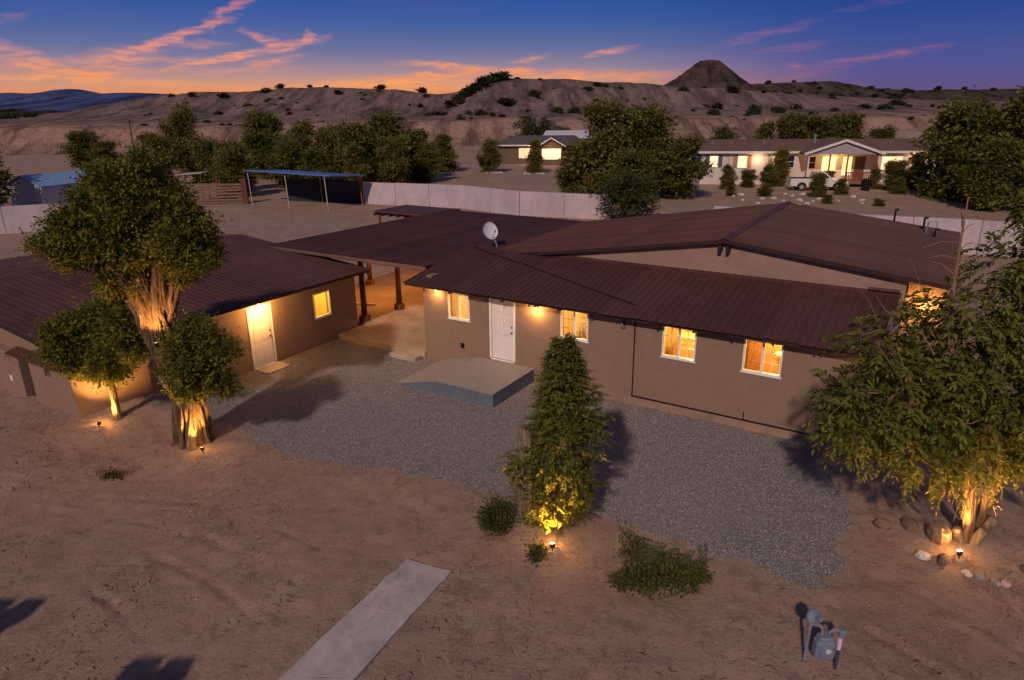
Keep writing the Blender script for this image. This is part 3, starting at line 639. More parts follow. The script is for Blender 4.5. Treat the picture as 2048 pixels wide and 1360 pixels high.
# eave blocks: little rafter ends under the front eave
for k in range(14): s_ = .3 + k * 1.0; MB(hxf).box(s_, s_ + .05, f0 + .08, -.001, ez - .19, ez - .105).build('rafter', ROOF_D, rf)
cp = MB(hxf); cp.box(2.8, 13.8, 3.255, 3.298, ez + SL * (f1 - f0) - .05, ez + SL * (f1 - f0) + .09); cp.tube([(13.0, 3.23, 3.42), (13.75, 3.23, 3.42)], .05, 8); cp.build('flashing', ROOF, rf)
mr2 = MB(hxf); RZ = 4.42; ml = .158; mrr = .118; t0, t1 = 3.14, 12.5
mr2.prism([(0.0, t0 + .03, RZ - ml * 9 - .09), (9.03, t0 + .03, RZ - .09), (15.0, t0 + .03, RZ - mrr * 6 - .09), (15.0, t0 + .03, RZ - mrr * 6 - .012), (9.03, t0 + .03, RZ - .012), (0.0, t0 + .03, RZ - ml * 9 - .012)], (0, t1 - t0 - .06, 0))
rm = mr2.build('roof', ROOF_D, house); rm['label'] = 'high main gable roof of brown metal'
sheets(rm, hxf, (9.03, t0, RZ), (0, 1, 0), (-9.1, 0, -ml * 9.1), t1 - t0, 11, ROOF, .22)
sheets(rm, hxf, (9.03, t0, RZ), (0, 1, 0), (6.05, 0, -mrr * 6.05), t1 - t0, 11, ROOF, .22)
cpz = MB(hxf); cpz.prism([(8.90, t0 - .02, RZ + .020), (9.03, t0 - .02, RZ + .055), (9.16, t0 - .02, RZ + .020), (9.16, t0 - .02, RZ + .0), (9.03, t0 - .02, RZ + .035), (8.90, t0 - .02, RZ + .0)], (0, t1 - t0 + .04, 0)); cpz.build('ridge_cap', ROOF, rm)
ra = MB(hxf); ra.bar((2.7, t0 - .03, RZ - ml * 6.33 - .045), (9.03, t0 - .03, RZ - .045), .04, .10); ra.bar((9.03, t0 - .03, RZ - .045), (15.0, t0 - .03, RZ - mrr * 5.97 - .045), .04, .10)
for dx in (-.12, .12): ra.box(9.03 + dx - .05, 9.03 + dx + .05, t0 - .12, t0 + .35, RZ - .34, RZ - .16)
ra.build('bargeboard', ROOF_D, rm)
# valley flashing left of the main roof and cable from the dish
cb = MB(hxf); pz = lambda t: ez + SL * (t - f0) + .03
cb.tube([(-.2, 3.3, pz(3.3)), (1.0, 2.8, pz(2.8)), (3.0, 2.1, pz(2.1)), (5.2, 1.2, pz(1.2)), (7.4, .35, pz(.35))], .022, 5); cb.build('cable', BLACK, rf)
# vent pipes at the right end of the main roof
for (s_, t_, z_, h_) in ((13.9, 11.6, 3.85, .42), (12.9, 12.35, 3.95, .45), (14.3, 10.4, 3.78, .28)):
    v = MB(hxf); v.tube([(s_, t_, z_ - .1), (s_, t_, z_ + h_)], .035, 8); v.tube([(s_ - .03, t_, z_ + h_), (s_ + .11, t_, z_ + h_ + .03)], .045, 8); v.build('vent_pipe', BLACK, rm)
sp = MB(hxf); sp.tube([(14.0, 10.9, 3.7), (14.05, 10.8, 4.25), (14.3, 10.75, 4.3), (14.35, 10.7, 3.65)], .025, 6); sp.build('service_mast', STEEL, rm)
wall_lamp(FR, .62, 2.60, 'bronze wall lamp tucked under the eave left of the first window', 26)
wall_lamp(FR, 4.42, 2.55, 'bronze wall lamp glowing to the right of the white front door', 46)
MB(hxf).box(LS + .002, 14.85, 4.6, 12.19, -.4, 3.62).build('side_wing', STUCCO, house)
RS = frame((LS, 4.6), (1, 0), (0, -1))
wall_lamp(RS, .48, 2.95, 'bronze wall lamp on the narrow right wing behind the drooping tree', 70, .3)

# stoop with ramp
so = root('concrete_stoop', HW(2.5, -1.2, 0), 'grey concrete stoop with a short ramp below the white front door', 'stoop')
MB(hxf).prism([(.66, -2.36, -.2), (4.31, -2.36, -.2), (4.31, -2.36, .43), (2.24, -2.36, .43), (.66, -2.36, .03)], (0, 2.34, 0)).build('base', M('stoop_side_shade', (.135, .165, .21), .85, .12, 1.5, .004, 50, blot=.2), so)  # shade on the sides is put into a darker blue-grey
MB(hxf).prism([(2.25, -2.375, .431), (4.325, -2.375, .431), (4.325, -2.375, .462), (2.24, -2.375, .462), (.655, -2.375, .06), (.655, -2.375, .031)], (0, 2.36, 0)).build('top', M('stoop_top_lit', (.30, .295, .29), .85, .15, 1.0, .004, 50, blot=.2), so)  # light on the top is put into a paler colour

# ============================================================ carport between the buildings
car = root('carport', HW(-4.2, 4, .2), 'open carport under a wide brown metal roof between the two buildings', 'carport')
z0c, z1c = 3.02, 2.92
def cz_(t): return z0c + (z1c - z0c) * (t - .85) / 12
dk = MB(hxf); dk.prism([(-8.6, .88, cz_(.88) - .14), (-.52, .88, cz_(.88) - .14), (-.52, .88, cz_(.88) - .012), (-8.6, .88, cz_(.88) - .012)], (0, 12.0, cz_(12.88) - cz_(.88)))
dk.prism([(-.52, 3.36, cz_(3.36) - .14), (1.0, 3.36, cz_(3.36) - .14), (1.0, 3.36, cz_(3.36) - .012), (-.52, 3.36, cz_(3.36) - .012)], (0, 9.5, cz_(12.86) - cz_(3.36)))
dk = dk.build('roof', ROOF_D, car)
sheets(dk, hxf, (-8.64, .83, cz_(.83)), (1, 0, 0), (0, 12.1, cz_(12.93) - cz_(.83)), 8.14, 9, ROOF, .22)
sheets(dk, hxf, (-.5, 3.36, cz_(3.36)), (1, 0, 0), (0, 9.5, cz_(12.86) - cz_(3.36)), 1.6, 2, ROOF, .22)
bm_ = MB(hxf); bm_.box(-8.3, -.3, 1.55, 1.75, 2.64, 2.86); bm_.build('beam', WOOD, car)
bm_ = MB(hxf); bm_.box(-8.45, -8.27, 1.76, 12.6, 2.62, 2.82); bm_.build('beam', WOOD, car)
bm_ = MB(hxf); bm_.box(-4.42, -4.24, 1.76, 12.6, 2.62, 2.82); bm_.build('beam', WOOD, car)
fsc = MB(hxf); fsc.box(-8.6, -.55, .845, .878, 2.86, 2.985); fsc.build('fascia', M('fascia_tan', (.16, .10, .08), .7, .1), car)
for (s_, t_) in ((-4.42, 1.66), (-4.33, 3.65), (-8.36, 6.2), (-8.36, 10.4), (-4.33, 9.2)):
    p = MB(hxf); p.tube([(s_, t_, .48), (s_, t_, 1.4), (s_, t_, 2.64)], [.115, .108, .105], 10); p = p.build('post', WOOD, car, True)
    q = MB(hxf); q.cbox((s_, t_, .345), (.34, .34, .27), .03); q.build('footing', M('footing_red', (.20, .09, .06), .8, .2), p)
for (s_, t_, w) in ((-6.3, 4.6, 230), (-2.3, 4.4, 70), (-6.2, 9.0, 190)):
    l = root('ceiling_lamp', HW(s_, t_, 2.75), {-6.3: 'small ceiling lamp under the carport roof near the front post', -2.3: 'small ceiling lamp under the carport roof beside the house wall', -6.2: 'small ceiling lamp deep under the back of the carport'}[s_], 'lamp', 'carport ceiling lamps')
    zc = cz_(t_) - .14; MB(hxf).tube([(s_, t_, zc), (s_, t_, zc - .05)], [.09, .10], 12).build('base', BRONZE, l); MB(hxf).ball((s_, t_, zc - .07), .07, 10, 6, (1, 1, .6)).build('globe', BULB, l)
    point('carport_light', HW(s_, t_, zc - .22), w, (1, .36, .05), .08, l)
# slab
slb = MB(hxf); slb.prism([(-4.12, -.08, -.2), (-.01, -.08, -.2), (-.01, 12.2, -.2), (-9.1, 12.2, -.2), (-9.1, 1.5, -.2), (-4.12, 1.5, -.2)], (0, 0, .42))
SLABM = M('carport_concrete', (.42, .33, .24), .85, .30, .8, .004, 40)
structure(slb.build('carport_slab', SLABM))
stp = MB(hxf); stp.cbox((-.62, -.38, .04), (1.15, .38, .22), .02); tag(stp.build('step', CONC), 'low concrete step in front of the carport slab', 'step')
tag(MB(hxf).cbox((-6.3, 3.3, .26), (1.5, .12, .08), .02, .35).build('parking_stop', WHITE), 'white parking stop lying on the carport slab', 'parking stop')

# ============================================================ left building
lb = root('guest_house', HW(-4.2, -4, 0), 'lower tan stucco building at the left with white door and small lit window', 'house')
LR = frame((-4.2, 0), (0, 1), (1, 0))                  # right wall, u = t
LW = (-1.06, -.26, 1.04, 1.97); LD = (-3.80, -2.98, .06, 2.06)
MB(LR).wall(-9.2, 1.05, -.4, 2.42, [LW, LD], .22).build('wall', STUCCO, lb)
lg = MB(hxf)
lg.prism([(-4.22, -9.2, -.4), (-4.22, -9.2, 2.42), (-10.9, -9.2, 3.10), (-17.5, -9.2, 2.42), (-17.5, -9.2, -.4)], (0, .22, 0)); lg.build('wall', STUCCO, lb)
lg = MB(hxf); lg.prism([(-4.22, 1.05, -.4), (-4.22, 1.05, 2.42), (-10.9, 1.05, 3.10), (-17.5, 1.05, 2.42), (-17.5, 1.05, -.4)], (0, -.22, 0)); lg.build('wall', STUCCO, lb)
# thick low wall at the front with an opening
FL = frame((-4.02, -9.46), (-1, 0), (0, -1))
MB(FL).wall(0, 9.0, -.3, 1.86, [(2.15, 2.75, .3, 1.86 - .06), (1.0, 1.32, 1.52, 1.78)], .24).build('low_wall', STUCCO, lb)
MB(hxf).box(-4.19, -4.02, -9.22, -7.4, -.3, 1.86).build('low_wall', STUCCO, lb)
MB(FL).box(2.16, 2.74, -.20, -.15, .3, 1.80).build('dark_panel', M('panel_dark', (.06, .04, .032), .8, .3, 3), lb)  # dark panel filling the opening in the low wall
MB(FL).box(1.0, 1.32, -.10, -.09, 1.52, 1.78).build('vent_pane', M('vent_dark', (.03, .03, .03), .3), lb)
aw = MB(FL); aw.prism([(.55, .12, 1.84), (.55, .12, 1.88), (.55, -.22, 1.98), (.55, -.22, 1.94)], (2.6, 0, 0))
aw.build('awning', ROOF, lb)
sg = MB(FL); sg.box(3.35, 3.5, .002, .012, .95, 1.12); sg.build('meter_tag', WHITE, lb)
fb = MB(FL); fb.tube([(3.3, .0, 1.72), (3.3, .1, 1.74), (3.22, .14, 1.68)], .02, 6); fb.build('hose_bib', STEEL, lb)
window(lb, LR, *LW, slider=False); door(lb, LR, *LD, knob_right=True, label='white six-panel door of the left building')
itl = MB(hxf); itl.box(-6.6, -6.5, -1.9, .6, .3, 2.38); itl.box(-6.5, -4.42, -1.9, -1.82, .3, 2.38); itl.box(-6.5, -4.42, .52, .6, .3, 2.38); itl.box(-6.5, -4.42, -1.82, .52, 2.34, 2.385); itl.box(-6.5, -4.42, -1.82, .52, .3, .35)
itl.build('interior_wall', M('interior_yellow', (.75, .62, .3), .8, .05), lb); point('room_light', HW(-5.3, -.6, 2.1), 90, (1, .68, .14), .1, lb)
ke, kr = -3.62, -10.9; kz, rz = 2.48, 3.17
rl = MB(hxf); rl.prism([(ke - .03, -9.62, kz - .12), (kr, -9.62, rz - .12), (2 * kr - ke, -9.62, kz - .12), (2 * kr - ke, -9.62, kz - .012), (kr, -9.62, rz - .012), (ke - .03, -9.62, kz - .012)], (0, 10.95, 0))
rl = rl.build('roof', ROOF_D, lb)
sheets(rl, hxf, (kr, -9.66, rz), (0, 1, 0), (ke - kr + .03, 0, (kz - rz) * (ke - kr + .03) / (ke - kr)), 11.02, 12, ROOF, .23)
sheets(rl, hxf, (kr, -9.66, rz), (0, 1, 0), (-(ke - kr + .03), 0, (kz - rz) * (ke - kr + .03) / (ke - kr)), 11.02, 12, ROOF, .23)
wall_lamp(LR, -3.42, 2.27, 'bronze wall lamp above the white door of the left building', 140, .48)
tag(MB(hxf).cbox((-3.78, -3.42, .03), (.66, .95, .09), .02).build('doorstep', CONC), 'thin concrete doorstep under the left white door', 'step')
# flat-roofed pergola behind the carport
pg = root('pergola', HW(-11.3, 13.4, 0), 'small pavilion with flat dark brown roof and rafter tails behind the carport', 'pavilion')
pr_ = MB(hxf); pr_.box(-13.4, -9.3, 12.2, 15.0, 2.56, 2.66); pr_.build('roof', ROOF, pg)
for k in range(8): MB(hxf).box(-13.35 + k * .55, -13.25 + k * .55, 12.08, 15.05, 2.40, 2.555).build('rafter', ROOF_D, pg)
for a, b in ((-13.2, 12.4), (-9.5, 12.4), (-13.2, 14.8), (-9.5, 14.8)): MB(hxf).box(a - .06, a + .06, b - .06, b + .06, -.1, 2.41).build('post', WOOD, pg)

# satellite dish on the roof
ds = root('satellite_dish', HW(-.25, 5.0, 3.0), 'pale blue satellite dish on a short mast on the carport roof', 'satellite dish')
base = np.array(HW(-.25, 5.0, 3.0)); DC = Vector((-.55, 25.35 + 1.0, 4.05)); DC = Vector(HW(-.55, 4.9, 3.62))
MB().tube([tuple(base), (base[0] - .1, base[1] - .02, 3.3), tuple(DC + Vector((.02, .08, -.1)))], .03, 8).build('mast', STEEL, ds)
dirv = Vector((.45, -.75, .45)).normalized(); xx = dirv.cross(Vector((0, 0, 1))).normalized(); yy = xx.cross(dirv)
v = []; f = []; nr, nk = 5, 24
for lay in (0, 1):
    for i in range(nr + 1):
        for k in range(nk):
            rr = .36 * i / nr; p = DC + (xx * math.cos(6.283 * k / nk) * rr * .9 + yy * math.sin(6.283 * k / nk) * rr) + dirv * (.09 * (i / nr) ** 2 - .012 * lay); v.append(tuple(p))
off = (nr + 1) * nk
for lay in (0, 1):
    for i in range(nr):
        for k in range(nk):
            a = lay * off + i * nk + k; b = lay * off + i * nk + (k + 1) % nk; q = (a, b, b + nk, a + nk); f.append(q if lay else q[::-1])
for k in range(nk): f.append((nr * nk + k, nr * nk + (k + 1) % nk, off + nr * nk + (k + 1) % nk, off + nr * nk + k))
mb = MB(); mb.add(v, f); mb.build('reflector', M('dish_grey', (.62, .65, .72), .45, .06), ds, True)
tip = DC + dirv * .42 - yy * .16 + xx * .0
MB().tube([tuple(DC - yy * .33), tuple(tip)], .016, 6).build('feed_arm', STEEL, ds)
mb = MB(); mb.tube([tuple(tip - dirv * .02 + yy * .03), tuple(tip + dirv * .1 + yy * .06)], [.05, .035], 10); mb.build('feed_horn', M('dish_white', (.7, .7, .72), .5), ds)

# concrete footpath in the foreground: two poured slabs
pt = [(-2.05, 11.01), (-1.16, 10.64), (-1.74, 9.5), (-2.40, 8.15), (-3.4, 6.2), (-4.6, 6.7), (-3.56, 8.16), (-2.72, 9.78)]
fp = root('footpath', (-2.3, 9.0, 0), 'pale concrete footpath of poured slabs running toward the viewer', 'path')
for q in ([0, 1, 2, 7], [7, 2, 3, 6], [6, 3, 4, 5]):
    P = [pt[i] for i in q]; cx = sum(p[0] for p in P) / 4; cy = sum(p[1] for p in P) / 4
    P2 = []
    for i in range(4):
        a = P[i]; b = P[(i + 1) % 4]
        for k in range(6):
            u = k / 6; x_ = a[0] + (b[0] - a[0]) * u; y_ = a[1] + (b[1] - a[1]) * u; j = 0 if k == 0 else .016
            P2.append((cx + (x_ - cx) * .985 + random.uniform(-j, j), cy + (y_ - cy) * .988 + random.uniform(-j, j), -.12))
    MB().prism(P2, (0, 0, .175 + random.uniform(0, .012))).build('slab', PATH, fp)

# ============================================================ vegetation
def unit(v): return v / np.maximum(np.linalg.norm(v, axis=-1, keepdims=True), 1e-9)
def leafquads(P, D, N_, L_, W_, fold=.18):
    D = unit(D); Sd = unit(np.cross(D, N_)); Nn = np.cross(Sd, D); L_ = np.asarray(L_).reshape(-1, 1); W_ = np.asarray(W_).reshape(-1, 1)
    a = P; c = P + D * L_; m = P + D * L_ * .42
    b = m + Sd * W_ / 2 + Nn * W_ * fold; d = m - Sd * W_ / 2 + Nn * W_ * fold
    V_ = np.stack([a, b, c, d], 1).reshape(-1, 3); n = len(P); i = np.arange(n) * 4
    return V_, np.stack([i, i + 1, i + 2, i + 3], 1)
def lobe_leaves(lobes, seed, size, aspect=.62, per=26, crad=.26, shell=.35, up=.35, shoots=0.0):
    """lobes: (cx,cy,cz, rx,ry,rz, nclusters). Leaves grow in tufts spread through the lobe, denser toward its outside."""
    rg = np.random.default_rng(seed); PP = []; DD = []; AT = []
    for (cx, cy, cz, rx, ry, rz_, nc) in lobes:
        d = unit(rg.normal(size=(nc, 3))); rr = rg.random(nc) ** shell
        bump_ = 1 + .22 * (noise2(d[:, 0] * 2.5 + cx, d[:, 1] * 2.5 + d[:, 2] * 2.1 + cz, seed) - .5) * 2
        cc = np.array([cx, cy, cz]) + d * np.array([rx, ry, rz_]) * (rr * bump_)[:, None]
        k = rg.poisson(per, nc) + 3; idx = np.repeat(np.arange(nc), k); n = len(idx)
        crs = crad * rg.uniform(.6, 1.4, nc)
        off = rg.normal(size=(n, 3)) * crs[idx][:, None] * .62; off[:, 2] *= .75
        PP.append(cc[idx] + off); DD.append(unit(d[idx] * .7 + unit(off) * .9 + rg.normal(size=(n, 3)) * .45 + np.array([0, 0, -.15])))
        tone = rg.random(nc); AT.append(np.clip(tone[idx] * .6 + rg.random(n) * .5 - .05, 0, 1))
    if shoots:
        for (cx, cy, cz, rx, ry, rz_, nc) in lobes:               # leafy shoots standing out of the outline
            m_ = max(2, int(nc * shoots)); d = unit(rg.normal(size=(m_, 3)) + np.array([0, 0, .35])); p0 = np.array([cx, cy, cz]) + d * np.array([rx, ry, rz_]) * .9
            sd_ = unit(d + rg.normal(size=(m_, 3)) * .35 + np.array([0, 0, .3])); ln = rg.uniform(.12, .42, m_); tn = rg.random(m_)
            for q in range(9):
                PP.append(p0 + sd_ * (ln * (q + .5) / 9)[:, None] + rg.normal(size=(m_, 3)) * .025); DD.append(unit(sd_ * .5 + rg.normal(size=(m_, 3)) * .7)); AT.append(np.clip(tn * .6 + .25 + rg.random(m_) * .3, 0, 1))
    P = np.concatenate(PP); D = np.concatenate(DD); n = len(P)
    Nn = unit(rg.normal(size=(n, 3)) * .7 + np.array([0, 0, up + .6])); L_ = size * rg.uniform(.65, 1.3, n)
    V_, F_ = leafquads(P, D, Nn, L_, L_ * aspect)
    return V_, F_, np.repeat(np.concatenate(AT), 4)
def fronds(P, D, L_, seed, k=7, ll=.11, lw=.036, droop=.5):
    """pinnate leaves: each a drooping rachis with paired leaflets"""
    rg = np.random.default_rng(seed); n = len(P); D = unit(D); side = unit(np.cross(D, np.array([0, 0, 1.0]) + rg.normal(size=(n, 3)) * .3)); OutV = []; OutA = []; base = 0; FF = []
    tone = rg.random(n)
    for i in range(k):
        u = (i + 1) / k; pt_ = P + D * (L_ * u)[:, None] + np.array([0, 0, -1.0]) * (L_ * droop * u * u)[:, None]
        tang = unit(D + np.array([0, 0, -2.0 * droop * u]))
        for sgn in ((1, -1) if i < k - 1 else (0,)):
            d = unit(tang * (.55 if sgn else 1) + side * sgn * .85 + np.array([0, 0, -.18]) + rg.normal(size=(n, 3)) * .12)
            l = ll * rg.uniform(.75, 1.2, n) * (1.1 - .35 * abs(u - .5))
            V_, F_ = leafquads(pt_, d, unit(np.array([0, 0, 1.0]) + rg.normal(size=(n, 3)) * .35), l, l * lw / ll)
            OutV.append(V_); FF.append(F_ + base); base += len(V_); OutA.append(np.repeat(np.clip(tone * .7 + rg.random(n) * .35, 0, 1), 4))
    return np.concatenate(OutV), np.concatenate(FF), np.concatenate(OutA)
def bark_tube(pts, rad, seed, n=36, sub=10, depth=.10, freq=7, twist=.6):
    """trunk with furrowed bark: smooth path, ridged radius"""
    pts = np.array(pts, float); rad = np.array(rad, float); m = (len(pts) - 1) * sub + 1
    tt = np.linspace(0, len(pts) - 1, m); Pc = np.stack([np.interp(tt, np.arange(len(pts)), pts[:, i]) for i in range(3)], 1); Rc = np.interp(tt, np.arange(len(pts)), rad)
    for _ in range(3): Pc[1:-1] = (Pc[:-2] + 2 * Pc[1:-1] + Pc[2:]) / 4; Rc[1:-1] = (Rc[:-2] + 2 * Rc[1:-1] + Rc[2:]) / 4
    d = unit(np.gradient(Pc, axis=0)); ref = np.array([0, 1.0, .1]); x_ = unit(ref - d * (d @ ref)[:, None]); y_ = np.cross(d, x_)
    th = np.linspace(0, 2 * np.pi, n, endpoint=False); L_ = np.concatenate([[0], np.cumsum(np.linalg.norm(np.diff(Pc, axis=0), axis=1))])
    T, Z_ = np.meshgrid(th, L_)
    fu = np.cos(T) * freq / 2; fv = np.sin(T) * freq / 2
    rd = np.abs(2 * noise2(fu * 1.5 + Z_ * twist + np.sin(Z_ * 5 + T * 2) * .25, fv * 1.5 + Z_ * .8, seed) - 1); rd2 = noise2(fu * 4, fv * 4 + Z_ * 5, seed + 3)
    R_ = Rc[:, None] * (1 - depth * 1.6 * np.clip(.32 - rd, 0, 1) * 2 + (rd2 - .5) * depth * .5 + .08 * np.sin(T * 3 + Z_ * 1.1 + seed))
    V_ = Pc[:, None, :] + x_[:, None, :] * (np.cos(T) * R_)[:, :, None] + y_[:, None, :] * (np.sin(T) * R_)[:, :, None]
    i = (np.arange(m - 1)[:, None] * n + np.arange(n)[None, :]); j = (np.arange(m - 1)[:, None] * n + (np.arange(n)[None, :] + 1) % n)
    F_ = np.stack([i.ravel(), j.ravel(), (j + n).ravel(), (i + n).ravel()], 1)
    V2 = np.concatenate([V_.reshape(-1, 3), Pc[-1:] + d[-1:] * .02]); top = len(V2) - 1
    cap = np.stack([(m - 1) * n + np.arange(n), (m - 1) * n + (np.arange(n) + 1) % n, np.full(n, top), np.full(n, top)], 1)
    return V2, F_, cap
def bark_obj(name, tubes, mat, parent):
    VV = []; FF = []; b = 0
    for V_, F_, cap in tubes:
        VV.append(V_); FF += [tuple(q) for q in (F_ + b).tolist()]; FF += [tuple(q[:3]) for q in (cap + b).tolist()]; b += len(V_)
    return mesh_obj(name, np.concatenate(VV), FF, mat, parent, True)
def leaf_mat(name, dark, light, tr=.35): return M(name, dark, .6, .25, 1.2, col2=light, attr=.8, trans=tr, spec=.2)
LEAF_BIG = leaf_mat('leaf_elm', (.065, .085, .012), (.27, .265, .045))
LEAF_MID = leaf_mat('leaf_locust', (.062, .085, .016), (.26, .26, .05))
LEAF_R = leaf_mat('leaf_ailanthus', (.060, .085, .014), (.25, .26, .045))
LEAF_FAR = leaf_mat('leaf_far', (.068, .088, .020), (.235, .235, .055))
LEAF_FAR2 = leaf_mat('leaf_far_olive', (.095, .095, .024), (.29, .255, .06))
LEAF_CON = leaf_mat('leaf_dark_evergreen', (.030, .055, .018), (.115, .14, .04))
LEAF_SCR = leaf_mat('leaf_scrub', (.035, .036, .02), (.095, .085, .042))
BARK = M('bark_furrowed', (.055, .036, .025), .95, .4, 4.5, .05, 9, col2=(.24, .165, .105), stretch=(3, 3, .45), fine=.25)
BARK_P = M('bark_pale', (.12, .085, .06), .95, .3, 4, .03, 12, col2=(.36, .28, .20), stretch=(3, 3, .5), fine=.3)
TWIG = M('dry_twig', (.26, .17, .11), .9, .3, 4)
G = lambda x_, y_: float(gz(np.array([x_]), np.array([y_]))[0])

def uplight(loc, to, w, ang, label):
    x_, y_ = loc; z_ = G(x_, y_); r = root('uplight', (x_, y_, z_), label, 'lamp', 'garden uplights')
    d = (Vector(to) - Vector((x_, y_, z_ + .1))).normalized()
    MB().tube([(x_, y_, z_ - .05), (x_, y_, z_ + .07)], .012, 6).build('stake', BLACK, r)
    a = Vector((x_, y_, z_ + .08)); MB().tube([tuple(a), tuple(a + d * .09)], [.045, .055], 10, False).build('housing', BRONZE, r)
    MB().tube([tuple(a + d * .05), tuple(a + d * .085)], [.02, .045], 10).build('lens', BULB, r)
    spot('uplight_beam', tuple(a + d * .12), to, w, ang, parent=r); point('uplight_spill', tuple(a + d * .16), w * .022, parent=r, r=.03); return r

# ---- big old tree at the left
bx, by = -8.24, 15.9; bz = G(bx, by) - .12
bt = root('big_tree', (bx, by, bz), 'big old tree with furrowed leaning trunk and dense round crown', 'tree')
tubes = [bark_tube([(bx + .0, by, bz), (bx, by, bz + .25), (-8.22, by, 1.3), (-8.46, by + .02, 2.4), (-8.64, by + .05, 3.3), (-8.7, by + .05, 3.7)], [.58, .47, .40, .37, .42, .40], 3, 150, 26, .30, 6, .5)]
bark_obj('trunk', tubes, BARK, bt)
limbs = [bark_tube([(-8.6, by, 3.0), (-8.6 + dx * .45, by + dy * .4, 3.9), (-8.6 + dx, by + dy, 4.9)], [.26, .20, .11], 20 + k, 64, 22, .30, 4, .5) for k, (dx, dy) in enumerate([(-.95, -.1), (-.55, -.45), (-.15, -.3), (.35, -.25), (.75, .1), (-.4, .6), (.2, .6)])]
for lm in limbs: bark_obj('limb', [lm], BARK, bt)
bark_obj('broken_limb', [bark_tube([(-8.25, by - .25, 1.5), (-8.38, by - .55, 2.0), (-8.42, by - .62, 2.25)], [.16, .14, .13], 41, 16, 6, .15, 4)], BARK_P, bt)
def lobes_of(rows, seed, dens):
    q = random.Random(seed); out = []
    for x_, y_, z_, r_ in rows:
        for k in range(3):                                        # each bough ends in a few uneven puffs
            f = (.9, .6, .5)[k]; o = r_ * (0, .78, .9)[k]; a = q.uniform(0, 6.28)
            rr = r_ * f * q.uniform(.85, 1.1); out.append((x_ + math.cos(a) * o, y_ + q.uniform(-.3, .3) - .25 * (k > 0), z_ + math.sin(a) * o * .9, rr, rr * 1.1, rr * .82, max(8, int(dens * rr * rr))))
    return out
lob = lobes_of([(-9.0, 15.9, 6.75, .50), (-8.3, 15.9, 6.85, .52), (-9.45, 15.8, 6.3, .55), (-8.7, 15.9, 6.15, .80), (-7.85, 15.9, 6.25, .62), (-10.0, 15.7, 5.55, .55), (-9.3, 15.7, 5.45, .72), (-8.3, 15.9, 5.4, .78), (-7.45, 15.8, 5.55, .58), (-7.3, 15.8, 5.0, .42), (-10.2, 15.6, 5.0, .40), (-9.45, 15.7, 4.75, .48), (-7.75, 16.0, 4.7, .40), (-8.6, 16.2, 4.75, .45), (-9.0, 16.1, 4.3, .3)], 9, 460)
V_, F_, A_ = lobe_leaves(lob, 11, .088, .58, 27, .18, .62, shoots=.34); mesh_obj('crown', V_, F_, LEAF_BIG, bt, attr=A_)
V_, F_, A_ = lobe_leaves(lobes_of([(-7.95, 15.5, 2.95, .30), (-7.6, 15.5, 3.15, .38), (-7.2, 15.5, 2.75, .46), (-7.85, 15.4, 2.6, .40), (-8.15, 15.5, 2.2, .22), (-7.45, 15.4, 2.15, .44), (-6.98, 15.5, 2.05, .30), (-7.85, 15.4, 1.85, .28)], 10, 520), 12, .085, .58, 26, .16, .5, shoots=.35); mesh_obj('lower_foliage', V_, F_, LEAF_BIG, bt, attr=A_)
uplight((-7.72, 15.22), (-8.25, 15.8, 2.2), 420, 95, 'small brass uplight at the foot of the big tree')
tl = root('added_tree_lamp', (-8.42, 15.30, 2.95), 'added unseen lamp in the big tree lighting its upper trunk', 'lamp', 'garden uplights')  # unseen lamp added to brighten the upper trunk
MB().tube([(-8.42, 15.30, 2.90), (-8.43, 15.30, 3.02)], [.04, .05], 10, False).build('housing', BRONZE, tl); MB().tube([(-8.425, 15.30, 2.95), (-8.43, 15.30, 3.0)], [.02, .04], 10).build('lens', BULB, tl)
spot('added_tree_lamp_beam', (-8.44, 15.22, 3.08), (-8.7, 15.9, 5.2), 190, 115, (1, .42, .09), parent=tl)

# ---- small round tree beside it
sx, sy = -10.48, 16.5; sz = G(sx, sy) - .08
stt = root('small_tree', (sx, sy, sz), 'small round-headed tree with slim straight trunk beside the left building', 'tree')
bark_obj('trunk', [bark_tube([(sx, sy, sz), (sx, sy, sz + .12), (sx + .02, sy, sz + .6), (sx + .02, sy, 1.75)], [.16, .10, .09, .08], 5, 20, 8, .08, 4), bark_tube([(sx + .02, sy, 1.6), (sx - .3, sy, 2.2), (sx - .5, sy, 2.7)], [.06, .05, .03], 6, 10, 5, .08, 3), bark_tube([(sx + .02, sy, 1.6), (sx + .25, sy + .1, 2.2), (sx + .4, sy + .1, 2.8)], [.06, .05, .03], 7, 10, 5, .08, 3)], BARK, stt)
V_, F_, A_ = lobe_leaves(lobes_of([(-11.1, 16.4, 2.95, .45), (-10.5, 16.5, 3.35, .5), (-9.9, 16.5, 3.1, .46), (-10.85, 16.4, 2.45, .45), (-10.2, 16.4, 2.5, .52), (-9.65, 16.5, 2.6, .36), (-11.4, 16.4, 2.65, .28), (-10.45, 16.4, 2.0, .42), (-10.0, 16.4, 2.05, .34), (-10.9, 16.4, 2.0, .25)], 11, 520), 13, .085, .58, 26, .16, .5, shoots=.35)
mesh_obj('crown', V_, F_, LEAF_BIG, stt, attr=A_)
uplight((-10.68, 15.98), (-10.25, 16.9, 2.1), 480, 125, 'small uplight at the foot of the slim round-headed tree')

